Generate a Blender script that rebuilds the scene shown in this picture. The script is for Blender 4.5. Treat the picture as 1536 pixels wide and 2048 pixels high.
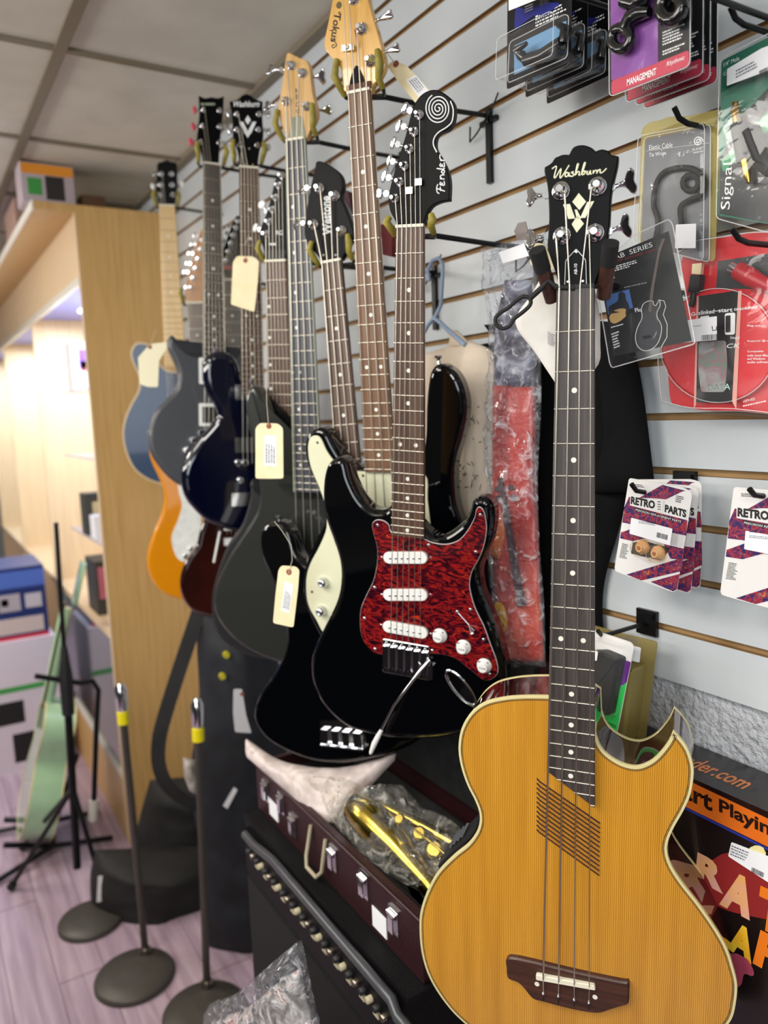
import bpy, math, random
from mathutils import Vector, Matrix, noise
random.seed(7)
for o in list(bpy.data.objects): bpy.data.objects.remove(o)
SC = bpy.context.scene; COL = SC.collection
R_ = math.radians
# ---------------------------------------------------------------- camera
FPX = 1540.0; CX, CY = 768.0, 1024.0
AX = Vector((958, -166, 1540)).normalized()
AZ = Vector((-452, 11676, 1540)); AZ = (AZ - AX*AZ.dot(AX)).normalized()
AY = AZ.cross(AX)
ROT = Matrix((AX, AY, AZ))
CAM = Vector((0, -.915, 1.6))
cd = bpy.data.cameras.new('camera'); cam = bpy.data.objects.new('camera', cd); COL.objects.link(cam)
cd.sensor_fit = 'VERTICAL'; cd.sensor_height = 36; cd.lens = FPX/2048*36
cd.clip_start = .02; cd.clip_end = 60
cam.matrix_world = Matrix.Translation(CAM) @ ROT.to_4x4()
cd.dof.use_dof = True; cd.dof.focus_distance = .98; cd.dof.aperture_fstop = cd.lens/1000/.0085
SC.camera = cam
# ---------------------------------------------------------------- world, lamps, exposure
SC.view_settings.view_transform = 'Standard'; SC.view_settings.look = 'None'
SC.view_settings.gamma = 1; SC.view_settings.use_curve_mapping = False
SC.view_settings.exposure = 0.30
w = bpy.data.worlds.new('daylight'); SC.world = w; w.use_nodes = True
w.node_tree.nodes['Background'].inputs[0].default_value = (.80, .90, 1, 1)
w.node_tree.nodes['Background'].inputs[1].default_value = .40
def area(name, loc, target, sx, sy, power, col):
    l = bpy.data.lights.new(name, 'AREA'); l.shape = 'RECTANGLE'; l.size = sx; l.size_y = sy; l.energy = power; l.color = col
    o = bpy.data.objects.new(name, l); COL.objects.link(o); o.location = loc
    o.rotation_euler = (Vector(target)-Vector(loc)).to_track_quat('-Z', 'Y').to_euler(); return o
area('ceiling_lamp', (-.9, -1.7, 2.40), (-.9, -1.7, 0), 1.2, .6, 26, (1, .96, .9))
area('ceiling_lamp', (-3.2, -1.7, 2.40), (-3.2, -1.7, 0), 1.2, .6, 26, (1, .93, .84))
area('ceiling_lamp', (.9, -1.7, 2.40), (.9, -1.7, 0), 1.2, .6, 22, (1, .96, .9))
area('added_ceiling_fill', (-.9, -2.6, 2.05), (-.9, -1.8, 2.6), 1.6, .4, 22, (1, .96, .9))  # fill light added out of view to brighten the ceiling, no fixture
area('added_ceiling_fill', (-3.2, -2.6, 2.05), (-3.2, -1.8, 2.6), 1.6, .4, 22, (1, .96, .9))  # second added ceiling fill, further along the room
area('shop_window', (2.2, -3.0, 1.7), (-1.2, -.2, 1.4), 2.4, 1.6, 60, (.88, .95, 1))

# ---------------------------------------------------------------- mapping helpers
def ray(px, py): return ROT @ Vector((px-CX, -(py-CY), -FPX))
def on(px, py, n, d):
    r = ray(px, py); n = Vector(n); return CAM + r*((d-n.dot(CAM))/n.dot(r))
def wallp(px, py, off=0): return on(px, py, (0, 1, 0), -off)
def floorp(px, py, z=0): return on(px, py, (0, 0, 1), z)
def xpl(px, py, x): return on(px, py, (1, 0, 0), x)
def dep(px, py, d): return CAM + ray(px, py)*(d/FPX)

# ---------------------------------------------------------------- materials
def lin(c):
    c = c.lstrip('#'); v = [int(c[i:i+2], 16)/255 for i in (0, 2, 4)]
    return tuple(((x+.055)/1.055)**2.4 if x > .04045 else x/12.92 for x in v)+(1,)
MATS = {}
def mat(name, col, rough=.5, metal=0, coat=0, bump=None, alpha=1, emit=None, spec=None):
    if name in MATS: return MATS[name]
    m = bpy.data.materials.new(name); m.use_nodes = True; nt = m.node_tree; b = nt.nodes['Principled BSDF']
    b.inputs['Base Color'].default_value = lin(col); b.inputs['Roughness'].default_value = rough
    b.inputs['Metallic'].default_value = metal; b.inputs['Coat Weight'].default_value = coat
    b.inputs['Coat Roughness'].default_value = .03
    b.inputs['Alpha'].default_value = alpha
    if spec is not None: b.inputs['Specular IOR Level'].default_value = spec
    if emit: b.inputs['Emission Color'].default_value = lin(emit[0]); b.inputs['Emission Strength'].default_value = emit[1]
    tc = nt.nodes.new('ShaderNodeTexCoord')
    if bump:
        n = nt.nodes.new('ShaderNodeTexNoise'); n.inputs['Scale'].default_value = bump[0]; n.inputs['Detail'].default_value = 4
        nt.links.new(tc.outputs['Object'], n.inputs['Vector'])
        bp = nt.nodes.new('ShaderNodeBump'); bp.inputs['Strength'].default_value = bump[1]; bp.inputs['Distance'].default_value = bump[2]
        nt.links.new(n.outputs['Fac'], bp.inputs['Height']); nt.links.new(bp.outputs['Normal'], b.inputs['Normal'])
    MATS[name] = m; return m
def ramped(name, stops, scale=(1, 1, 1), nscale=5, detail=4, dist=0, rough=.5, coat=0, bump=0, bdist=.002, coords='Object', tex='noise', metal=0, alpha=1):
    """procedural material: stretched noise driving a colour ramp"""
    if name in MATS: return MATS[name]
    m = mat(name, '#808080', rough, metal, coat, alpha=alpha); nt = m.node_tree; b = nt.nodes['Principled BSDF']
    tc = nt.nodes.new('ShaderNodeTexCoord'); mp = nt.nodes.new('ShaderNodeMapping'); mp.inputs['Scale'].default_value = scale
    nt.links.new(tc.outputs[coords], mp.inputs[0])
    if tex == 'noise':
        n = nt.nodes.new('ShaderNodeTexNoise'); n.inputs['Scale'].default_value = nscale; n.inputs['Detail'].default_value = detail; n.inputs['Distortion'].default_value = dist; out = n.outputs['Fac']
    elif tex == 'wave':
        n = nt.nodes.new('ShaderNodeTexWave'); n.inputs['Scale'].default_value = nscale; n.inputs['Distortion'].default_value = dist; n.inputs['Detail'].default_value = detail; out = n.outputs['Fac']
    else:
        n = nt.nodes.new('ShaderNodeTexVoronoi'); n.inputs['Scale'].default_value = nscale; out = n.outputs['Distance']
    nt.links.new(mp.outputs[0], n.inputs['Vector'])
    r = nt.nodes.new('ShaderNodeValToRGB'); el = r.color_ramp.elements
    while len(el) < len(stops): el.new(.5)
    for e, (p, c) in zip(el, stops): e.position = p; e.color = lin(c)
    nt.links.new(out, r.inputs[0]); nt.links.new(r.outputs[0], b.inputs['Base Color'])
    if bump:
        bp = nt.nodes.new('ShaderNodeBump'); bp.inputs['Strength'].default_value = bump; bp.inputs['Distance'].default_value = bdist
        nt.links.new(out, bp.inputs['Height']); nt.links.new(bp.outputs['Normal'], b.inputs['Normal'])
    return m
def plastic(name, tint='#ffffff', lo=.0, hi=.3, nscale=25, rough=.12, bump=1, dist=.01):
    """clear film: fresnel gloss over transparency, with hazy creases"""
    if name in MATS: return MATS[name]
    m = bpy.data.materials.new(name); m.use_nodes = True; nt = m.node_tree; b = nt.nodes['Principled BSDF']; out = nt.nodes['Material Output']
    b.inputs['Base Color'].default_value = lin(tint); b.inputs['Roughness'].default_value = .35
    tr = nt.nodes.new('ShaderNodeBsdfTransparent'); c = lin(tint); tr.inputs[0].default_value = tuple(.55+.45*v for v in c[:3])+(1,)
    gl = nt.nodes.new('ShaderNodeBsdfGlossy'); gl.inputs['Roughness'].default_value = rough
    fr = nt.nodes.new('ShaderNodeFresnel'); fr.inputs[0].default_value = 1.42
    m1 = nt.nodes.new('ShaderNodeMixShader'); m2 = nt.nodes.new('ShaderNodeMixShader')
    tc = nt.nodes.new('ShaderNodeTexCoord'); n = nt.nodes.new('ShaderNodeTexNoise'); n.inputs['Scale'].default_value = nscale; n.inputs['Detail'].default_value = 3; n.inputs['Distortion'].default_value = 1.5
    nt.links.new(tc.outputs['Object'], n.inputs['Vector'])
    r = nt.nodes.new('ShaderNodeMapRange'); r.inputs[1].default_value = .55; r.inputs[2].default_value = .75; r.inputs[3].default_value = lo; r.inputs[4].default_value = hi
    nt.links.new(n.outputs['Fac'], r.inputs[0]); nt.links.new(r.outputs[0], m2.inputs[0])
    if bump:
        bp = nt.nodes.new('ShaderNodeBump'); bp.inputs['Strength'].default_value = bump; bp.inputs['Distance'].default_value = dist
        nt.links.new(n.outputs['Fac'], bp.inputs['Height'])
        for q in (gl, b, fr): nt.links.new(bp.outputs['Normal'], q.inputs['Normal'])
    ge = nt.nodes.new('ShaderNodeNewGeometry'); sb = nt.nodes.new('ShaderNodeMath'); sb.operation = 'SUBTRACT'; sb.inputs[0].default_value = 1; nt.links.new(ge.outputs['Backfacing'], sb.inputs[1])
    mu = nt.nodes.new('ShaderNodeMath'); mu.operation = 'MULTIPLY'; nt.links.new(fr.outputs[0], mu.inputs[0]); nt.links.new(sb.outputs[0], mu.inputs[1])
    nt.links.new(mu.outputs[0], m1.inputs[0]); nt.links.new(tr.outputs[0], m1.inputs[1]); nt.links.new(gl.outputs[0], m1.inputs[2])
    nt.links.new(m1.outputs[0], m2.inputs[1]); nt.links.new(b.outputs[0], m2.inputs[2]); nt.links.new(m2.outputs[0], out.inputs['Surface'])
    MATS[name] = m; return m
CHROME = mat('chrome', '#e4e6ea', .12, 1)
DKMETAL = mat('aged nickel', '#8d8478', .3, 1)
STEEL = mat('string steel', '#c9c2b4', .32, 1)
FRET = mat('fret wire', '#d8d2c2', .28, 1)
BLACKGLOSS = mat('black lacquer', '#030406', .05, 0, .6, spec=.25)
HEADBLACK = mat('black headstock lacquer', '#040405', .42, 0, 0, spec=.12)
SATIN = mat('satin black', '#17181a', .5)
BLACKMET = mat('black coated steel', '#0c0d0f', .35, .3)
RUBBER = mat('black rubber', '#161616', .7)
WHITEP = mat('white plastic', '#f2f2ee', .3, 0, .3)
PEARL = mat('inlay pearl', '#efece0', .35)
BONE = mat('bone', '#efe9d2', .4)
CREAM = mat('cream pickguard', '#e6e6c6', .28, 0, .5)
PAPER = mat('paper', '#f1f1f4', .7)
MANILA = ramped('manila card', [(.3, '#e9d9ac'), (.7, '#f0e3bd')], nscale=30, rough=.75)
INK = mat('black ink', '#101012', .6)
GREYINK = mat('grey print', '#6f7078', .6)
WHITEINK = mat('white print', '#f4f4f4', .5)
RIMP = plastic('bright plastic seam', '#ffffff', .45, .8, 12, .05, .2, .002)
YRUB = ramped('yellow rubber', [(.3, '#7d7022'), (.7, '#a3953c')], nscale=60, rough=.55)
CLEAR = plastic('clear blister plastic', '#ffffff', .02, .10, 14, .05, .35, .004)
CLEARSOFT = plastic('clear card sleeve', '#ffffff', .01, .12, 9, .05, .5, .004)
CRINKLE = plastic('crinkled plastic film', '#f2f4fa', .06, .55, 34, .14, 1, .02)
CRINKLE2 = plastic('loose plastic bag film', '#f4f2ea', .05, .5, 22, .12, 1, .03)
ROSE = ramped('rosewood', [(.25, '#3a2820'), (.55, '#5b4234'), (.8, '#6e5444')], scale=(60, 3, 60), nscale=3, detail=6, rough=.42, bump=.15, bdist=.0008)
ROSE2 = ramped('dark rosewood', [(.25, '#2c2624'), (.55, '#463d39'), (.8, '#5b514b')], scale=(70, 3, 70), nscale=3, detail=6, rough=.42, bump=.15, bdist=.0008)
ROSE3 = ramped('mid brown rosewood', [(.25, '#5b4130'), (.55, '#7c5c44'), (.8, '#8d6c52')], scale=(60, 3, 60), nscale=3, detail=6, rough=.42, bump=.15, bdist=.0008)
EBONY = ramped('slate grey ebony', [(.25, '#34353b'), (.8, '#585a62')], scale=(60, 3, 60), nscale=3, rough=.4)
BRIDGEW = ramped('bridge rosewood', [(.25, '#2a1712'), (.6, '#4a2c20'), (.85, '#5d3a28')], scale=(5, 90, 5), nscale=2, detail=5, rough=.4)
MAPLE = ramped('amber maple', [(.2, '#c8923c'), (.5, '#dba850'), (.8, '#e3b663')], scale=(14, 2, 14), nscale=4, detail=5, dist=.5, rough=.25, coat=.6)
MAPLE2 = ramped('pale ash headstock', [(.2, '#bd8f50'), (.5, '#d2a766'), (.8, '#dcb67a')], scale=(30, 2, 30), nscale=4, detail=5, rough=.35, coat=.3)
MAPLEFB = ramped('maple fretboard', [(.2, '#d8ae68'), (.8, '#e9c98a')], scale=(20, 3, 20), nscale=3, rough=.35)
ORHEAD = ramped('orange stained headstock', [(.2, '#a5682c'), (.8, '#c78846')], scale=(20, 3, 20), nscale=3, rough=.35)
def spruce():
    m = mat('aged spruce top', '#d19a3c', .16, 0, .7); nt = m.node_tree; b = nt.nodes['Principled BSDF']
    tc = nt.nodes.new('ShaderNodeTexCoord'); mp = nt.nodes.new('ShaderNodeMapping'); mp.inputs['Scale'].default_value = (1, .05, 1)
    nt.links.new(tc.outputs['Object'], mp.inputs[0])
    wv = nt.nodes.new('ShaderNodeTexWave'); wv.bands_direction = 'X'; wv.inputs['Scale'].default_value = 125; wv.inputs['Distortion'].default_value = 5; wv.inputs['Detail'].default_value = 3; wv.inputs['Detail Scale'].default_value = .35
    nt.links.new(mp.outputs[0], wv.inputs[0])
    mp2 = nt.nodes.new('ShaderNodeMapping'); mp2.inputs['Scale'].default_value = (22, 1.2, 1)
    nt.links.new(tc.outputs['Object'], mp2.inputs[0])
    n = nt.nodes.new('ShaderNodeTexNoise'); n.inputs['Scale'].default_value = 2.2; n.inputs['Detail'].default_value = 5; nt.links.new(mp2.outputs[0], n.inputs[0])
    r1 = nt.nodes.new('ShaderNodeValToRGB'); r1.color_ramp.elements[0].color = lin('#b57718'); r1.color_ramp.elements[0].position = .0; r1.color_ramp.elements[1].color = lin('#d69c3a'); r1.color_ramp.elements[1].position = .55
    nt.links.new(wv.outputs['Fac'], r1.inputs[0])
    r2 = nt.nodes.new('ShaderNodeValToRGB'); r2.color_ramp.elements[0].color = (.80, .74, .66, 1); r2.color_ramp.elements[0].position = .3; r2.color_ramp.elements[1].color = (1.08, 1.08, 1.05, 1); r2.color_ramp.elements[1].position = .7
    nt.links.new(n.outputs['Fac'], r2.inputs[0])
    mx = nt.nodes.new('ShaderNodeMix'); mx.data_type = 'RGBA'; mx.blend_type = 'MULTIPLY'; mx.inputs[0].default_value = .8
    nt.links.new(r1.outputs[0], mx.inputs[6]); nt.links.new(r2.outputs[0], mx.inputs[7]); nt.links.new(mx.outputs[2], b.inputs['Base Color'])
    return m
SPRUCE = spruce()
TORT = ramped('red tortoiseshell', [(.32, '#10040c'), (.43, '#3c0a16'), (.52, '#660e18'), (.58, '#a82218'), (.62, '#3c0818'), (.70, '#c43a1a')], scale=(1, 2.2, 1), nscale=38, detail=7, dist=2.6, rough=.1, coat=1)
RETRO = ramped('red and blue mottled print', [(.36, '#2c2858'), (.46, '#3c2f6c'), (.5, '#8c2430'), (.56, '#b23a34'), (.62, '#4a3070'), (.7, '#c07a38')], nscale=190, detail=5, dist=1, rough=.35)
MAHOG = ramped('gloss mahogany side', [(.3, '#2a0d0c'), (.7, '#4c1a14')], scale=(4, 40, 4), nscale=2, rough=.08, coat=1)
BINDING = mat('cream binding', '#ded29a', .3, 0, .4)
SLAT = ramped('slatwall laminate', [(.3, '#c0c6ca'), (.7, '#cdd3d6')], nscale=3, rough=.28)
GROOVE = ramped('raw fibreboard groove', [(.3, '#8a6a42'), (.7, '#a5855a')], nscale=12, rough=.8)
PLASTER = mat('rough white plaster', '#c3c6cc', .45, bump=(95, .9, .012))
CEIL = ramped('ceiling tile', [(.35, '#cfcabc'), (.65, '#ddd8ca')], nscale=6, detail=8, rough=.9, bump=.5, bdist=.004)
TEE = mat('brown grey ceiling grid', '#7d7361', .5)
WOOD = ramped('oak laminate', [(.3, '#c39a5c'), (.6, '#d2aa6c'), (.8, '#d9b478')], scale=(30, 30, 1.2), nscale=3, detail=5, rough=.4)
WOODL = ramped('pale oak laminate', [(.3, '#d3b894'), (.7, '#dfc6a2')], scale=(30, 30, 1.2), nscale=3, rough=.45)

# ---------------------------------------------------------------- mesh builders
class MB:
    def __init__(s): s.v = []; s.f = []; s.m = []; s.sm = []
    def add(s, v, f, mi=0, smooth=False):
        n = len(s.v); s.v += [tuple(a) for a in v]
        for q in f: s.f.append(tuple(i+n for i in q)); s.m.append(mi); s.sm.append(smooth)
        return s
    def box(s, x0, x1, y0, y1, z0, z1, mi=0):
        v = [(x, y, z) for z in (z0, z1) for y in (y0, y1) for x in (x0, x1)]
        return s.add(v, [(0, 2, 3, 1), (4, 5, 7, 6), (0, 1, 5, 4), (2, 6, 7, 3), (0, 4, 6, 2), (1, 3, 7, 5)], mi)
    def cyl(s, p0, p1, r0, r1=None, n=12, mi=0, cap=True):
        return s.tube([p0, p1], [r0, r0 if r1 is None else r1], n, mi=mi, cap=cap)
    def tube(s, pts, r, n=10, mi=0, cap=True, closed=False, flat=1.0):
        pts = [Vector(p) for p in pts]; k = len(pts); rs = r if isinstance(r, (list, tuple)) else [r]*k
        V = []; F = []; up = None
        for i, p in enumerate(pts):
            a = pts[(i-1) % k] if (closed or i > 0) else p; b = pts[(i+1) % k] if (closed or i < k-1) else p
            d = (b-a).normalized()
            if up is None:
                up = Vector((0, 0, 1)) if abs(d.z) < .9 else Vector((1, 0, 0))
            x = (up - d*up.dot(d)).normalized(); y = d.cross(x); up = x
            for j in range(n):
                t = 2*math.pi*j/n; V.append(p + (x*math.cos(t)*flat + y*math.sin(t))*rs[i])
        for i in range(k if closed else k-1):
            for j in range(n):
                a = i*n+j; b = i*n+(j+1) % n; c = ((i+1) % k)*n+(j+1) % n; e = ((i+1) % k)*n+j; F.append((a, b, c, e))
        s.add(V, F, mi, True)
        if cap and not closed:
            s.add(V[:n], [tuple(range(n))[::-1]], mi); s.add(V[-n:], [tuple(range(n))], mi)
        return s
    def lathe(s, c, prof, n=20, mi=0, ax=2):
        """prof: (radius, height) about the local z axis through c"""
        V = []; F = []
        for r, h in prof:
            for j in range(n):
                t = 2*math.pi*j/n; a, b = r*math.cos(t), r*math.sin(t)
                p = (a, b, h) if ax == 2 else ((h, a, b) if ax == 0 else (b, h, a))
                V.append((c[0]+p[0], c[1]+p[1], c[2]+p[2]))
        for i in range(len(prof)-1):
            for j in range(n): F.append((i*n+j, i*n+(j+1) % n, (i+1)*n+(j+1) % n, (i+1)*n+j))
        s.add(V, F, mi, True)
        s.add(V[-n:], [tuple(range(n))], mi); s.add(V[:n], [tuple(range(n))[::-1]], mi); return s
    def prism(s, out, prof, mi=0, mis=None, caps=True):
        """outline swept through (inset, z) rings; mis gives the material of each ring band"""
        out = ccw(out); n = len(out); V = []
        nr = normals(out)
        for ins, z in prof:
            for (x, y), (nx, ny) in zip(out, nr): V.append((x-nx*ins, y-ny*ins, z))
        for k in range(len(prof)-1):
            F = [(k*n+j, k*n+(j+1) % n, (k+1)*n+(j+1) % n, (k+1)*n+j) for j in range(n)]
            s.add(V[k*n:(k+2)*n], [tuple(i-k*n for i in q) for q in F], mis[k] if mis else mi, True)
        if caps:
            s.add(V[-n:], [tuple(range(n))], mis[-1] if mis else mi); s.add(V[:n], [tuple(range(n))[::-1]], mis[0] if mis else mi)
        return s
    def build(s, name, mats, parent=None, weld=True):
        me = bpy.data.meshes.new(name); me.from_pydata(s.v, [], s.f)
        for m in (mats if isinstance(mats, (list, tuple)) else [mats]): me.materials.append(m)
        for p, mi, sm in zip(me.polygons, s.m, s.sm): p.material_index = mi; p.use_smooth = sm
        me.update()
        o = bpy.data.objects.new(name, me); COL.objects.link(o)
        if parent: o.parent = parent
        return o
def ccw(p):
    a = sum(p[i][0]*p[(i+1) % len(p)][1]-p[(i+1) % len(p)][0]*p[i][1] for i in range(len(p)))
    return list(p) if a > 0 else list(p)[::-1]
def normals(p):
    n = len(p); r = []
    for i in range(n):
        a = Vector(p[i-1]); b = Vector(p[i]); c = Vector(p[(i+1) % n])
        d1 = (b-a); d2 = (c-b)
        d1 = d1.normalized() if d1.length > 1e-9 else d2.normalized(); d2 = d2.normalized() if d2.length > 1e-9 else d1
        n1 = Vector((d1.y, -d1.x)); n2 = Vector((d2.y, -d2.x)); m = n1+n2
        if m.length < 1e-6: m = n1
        m.normalize(); k = max(.45, m.dot(n1)); r.append((m.x/k, m.y/k))
    return r
def smooth(pts, sub=5, closed=True):
    """Catmull-Rom; a point given as (x, y, 1) is a sharp corner"""
    n = len(pts); P = [Vector(p[:2]) for p in pts]; sh = [len(p) > 2 for p in pts]; out = []
    for i in range(n if closed else n-1):
        p1, p2 = P[i], P[(i+1) % n]
        p0 = 2*p1-p2 if (sh[i] or (not closed and i == 0)) else P[i-1]
        p3 = 2*p2-p1 if (sh[(i+1) % n] or (not closed and i == n-2)) else P[(i+2) % n]
        for k in range(sub):
            t = k/sub
            q = .5*((2*p1)+(p2-p0)*t+(2*p0-5*p1+4*p2-p3)*t*t+(-p0+3*p1-3*p2+p3)*t**3)
            if not out or (q-Vector(out[-1])).length > 1e-5: out.append((q.x, q.y))
    if not closed: out.append(tuple(P[-1]))
    return out
def rring(pts, r, k=4):
    """round the corners of a polygon"""
    pts = ccw([p[:2] for p in pts]); out = []; n = len(pts)
    for i in range(n):
        a, b, c = Vector(pts[i-1]), Vector(pts[i]), Vector(pts[(i+1) % n])
        d1 = (a-b); d2 = (c-b); rr = min(r, d1.length*.45, d2.length*.45)
        s, e = b+d1.normalized()*rr, b+d2.normalized()*rr
        for j in range(k+1):
            t = j/k; q = s*(1-t)**2+b*2*t*(1-t)+e*t*t; out.append((q.x, q.y))
    return out
def roundprof(z0, z1, r, k=5, back=True, ins=0):
    pr = []
    if back:
        for i in range(k+1):
            t = math.pi/2*i/k; pr.append((ins+r*(1-math.sin(t)), z0+r*(1-math.cos(t))))
    else: pr.append((ins, z0))
    for i in range(k+1):
        t = math.pi/2*i/k; pr.append((ins+r*(1-math.cos(t)), z1-r*(1-math.sin(t))))
    return pr
def tagit(o, label=None, cat=None, group=None, kind=None):
    if label: o['label'] = label
    if cat: o['category'] = cat
    if group: o['group'] = group
    if kind: o['kind'] = kind
    return o
def thing(name, label, cat, M=None, group=None):
    o = bpy.data.objects.new(name, None); o.empty_display_size = .02; COL.objects.link(o)
    if M is not None: o.matrix_world = M
    return tagit(o, label, cat, group)
class Fr:
    """a vertical-ish plane at a real place: x to the right, y up, z towards whoever faces it"""
    def __init__(s, px, py, depth=None, off=None, az=90, lean=0, bot=None, P=None, x=None):
        a, l = R_(az), R_(lean)
        s.n = Vector((math.cos(a)*math.cos(l), -math.sin(a)*math.cos(l), math.sin(l)))
        s.O = P if P is not None else (dep(px, py, depth) if depth else (xpl(px, py, x) if x is not None else wallp(px, py, off)))
        if bot: v = s.O-on(bot[0], bot[1], s.n, s.n.dot(s.O))
        else: v = Vector((0, 0, 1)); v = v-s.n*v.dot(s.n)
        s.v = v.normalized(); s.u = s.v.cross(s.n)
        s.M = Matrix.Translation(s.O) @ Matrix((s.u, s.v, s.n)).transposed().to_4x4()
    def L(s, px, py, z=0):
        p = on(px, py, s.n, s.n.dot(s.O)+z)-s.O; return (p.dot(s.u), p.dot(s.v))
    def LL(s, pts, z=0): return [s.L(p[0], p[1], z)+tuple(p[2:]) for p in pts]
    def L3(s, px, py, z=0): return s.L(px, py, z)+(z,)
    def W(s, x, y, z=0): return s.O+s.u*x+s.v*y+s.n*z
    def thing(s, name, label, cat, group=None): return thing(name, label, cat, s.M, group)
def flat(name, pts, z, m, par, t=.0006, r=0):
    """thin piece lying on a face"""
    p = rring(pts, r) if r else [q[:2] for q in pts]
    return MB().prism(p, [(0, z), (0, z+t)]).build(name, m, par)
def text(name, body, BL, BR, TL, z, m, par, ext=.0003, shear=0, offset=0):
    cu = bpy.data.curves.new('t', 'FONT'); cu.body = body; cu.size = 1; cu.shear = shear; cu.offset = offset; cu.resolution_u = 3
    ob = bpy.data.objects.new('t', cu); COL.objects.link(ob)
    bpy.context.view_layer.update(); dg = bpy.context.evaluated_depsgraph_get()
    me = bpy.data.meshes.new_from_object(ob.evaluated_get(dg)); bpy.data.objects.remove(ob)
    xs = [v.co.x for v in me.vertices]; ys = [v.co.y for v in me.vertices]
    if not xs: return None
    x0, x1, y0, y1 = min(xs), max(xs), min(ys), max(ys)
    BL, BR, TL = Vector(BL[:2]), Vector(BR[:2]), Vector(TL[:2])
    for v in me.vertices:
        q = BL+(BR-BL)*((v.co.x-x0)/(x1-x0))+(TL-BL)*((v.co.y-y0)/(y1-y0)); v.co = (q.x, q.y, z+ext)
    me.materials.clear(); me.materials.append(m); me.name = name
    o = bpy.data.objects.new(name, me); COL.objects.link(o); o.parent = par; return o
def fine(name, BL, BR, TL, rows, z, m, par, seed=1, dens=.8):
    """tiny print too small to read: rows of short marks"""
    rnd = random.Random(seed); b = MB(); BL, BR, TL = Vector(BL[:2]), Vector(BR[:2]), Vector(TL[:2])
    for r in range(rows):
        s = 0; end = 1-rnd.random()*.35; v0 = 1-(r+.85)/rows; v1 = 1-(r+.35)/rows
        while s < end:
            wd = rnd.uniform(.03, .11)
            q = [BL+(BR-BL)*a+(TL-BL)*c for a, c in ((s, v0), (min(end, s+wd), v0), (min(end, s+wd), v1), (s, v1))]
            b.add([(p.x, p.y, z) for p in q], [(0, 1, 2, 3)]); s += wd+.025
    return b.build(name, m, par)
def barcode(BL, BR, TL, z, par, seed=1, m=None):
    rnd = random.Random(seed); b = MB(); BL, BR, TL = Vector(BL[:2]), Vector(BR[:2]), Vector(TL[:2]); s = 0
    while s < 1:
        wd = rnd.choice((.02, .03, .05)); q = [BL+(BR-BL)*a+(TL-BL)*c for a, c in ((s, 0), (min(1, s+wd), 0), (min(1, s+wd), 1), (s, 1))]
        b.add([(p.x, p.y, z) for p in q], [(0, 1, 2, 3)]); s += wd+rnd.choice((.02, .035))
    return b.build('barcode', m or INK, par)
def strokes(name, lines, rad, z, m, par, n=6):
    b = MB()
    for l in lines:
        l = smooth(l, 4, False) if len(l) > 2 else l
        b.tube([(p[0], p[1], z) for p in l], rad, n, flat=1)
    return b.build(name, m, par)

# ================================================================ the room
def struct(o): o['kind'] = 'structure'; return o
b = MB(); zs = [1.27+.0765*k for k in range(-0, 16)]; X0, X1 = -7.0, 2.6; prev = 1.192
for z in [q for q in zs if q < 2.45]+[None]:
    top = (z-.0052) if z else 2.47
    b.box(X0, X1, 0, .016, prev, top, 0)
    if z: b.box(X0, X1, .0095, .016, top, z+.0052, 1); prev = z+.0052
    if z:  # brown cut faces of the slot lips
        b.add([(X0, .0003, top), (X1, .0003, top), (X1, .0095, top+.0001), (X0, .0095, top+.0001)], [(0, 1, 2, 3)], 1)
        b.add([(X0, .0003, prev-.0001), (X1, .0003, prev-.0001), (X1, .0095, prev-.0001), (X0, .0095, prev-.0001)], [(0, 3, 2, 1)], 1)
struct(b.build('wall_right', [SLAT, GROOVE]))
struct(MB().box(X0, X1, .018, .06, 0, 2.47).build('wall_right_lower', PLASTER))
FLOORM = ramped('purple grey vinyl planks', [(.3, '#978090'), (.5, '#a993a2'), (.7, '#bba6b2')], scale=(1.1, 16, 1), nscale=2.5, detail=7, dist=.4, rough=.35)
struct(MB().box(X0, X1, -4.2, .06, -.05, 0).build('floor', FLOORM))
b = MB()
for i in range(34): b.box(X0, X1, -4.2+.125*i-.001, -4.2+.125*i+.001, 0, .0006)
for i in range(34):
    for j in range(9):
        x = X0+1.2*j+(i*.47) % 1.2; b.box(x-.001, x+.001, -4.2+.125*i, -4.2+.125*(i+1), 0, .0006)
struct(b.build('trim_1', mat('plank seam', '#5d4a55', .7)))
struct(MB().box(X0, X1, -4.2, .06, 2.475, 2.53).build('ceiling', CEIL))
b = MB()
for k in range(6): y = -.515-.61*k; b.box(X0, X1, y-.014, y+.014, 2.466, 2.477)
for k in range(-9, 8): x = -2.03+.655*k; b.box(x-.010, x+.010, -4.2, 0, 2.4675, 2.477)
b.box(X0, X1, -.03, 0, 2.46, 2.477)
struct(b.build('trim_2', TEE))
struct(MB().box(X0-.05, X0, -4.2, .06, 0, 2.53).build('wall_far', mat('grey far wall', '#8f9392', .8)))
struct(MB().box(X0, X1, -4.25, -4.2, 0, 2.53).build('wall_left', mat('dim opposite wall', '#4c4a46', .8)))

cn = thing('reflected_dark_box', 'dark box added out of view behind the viewer for the black guitars to reflect', 'reflection helper', Matrix.Translation((-.2, -1.6, 0)))  # unseen box added so the black lacquer reflects something dark
DKC = mat('dark reflected surface', '#141312', .4); MB().box(-1.6, 2.6, -.45, .25, .08, .92).build('dark_box_body', DKC, cn); MB().box(-1.62, 2.62, -.48, .28, .92, .95).build('dark_box_top', DKC, cn); MB().box(-1.55, 2.55, -.4, .2, 0, .08).build('dark_box_foot', DKC, cn)
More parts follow.
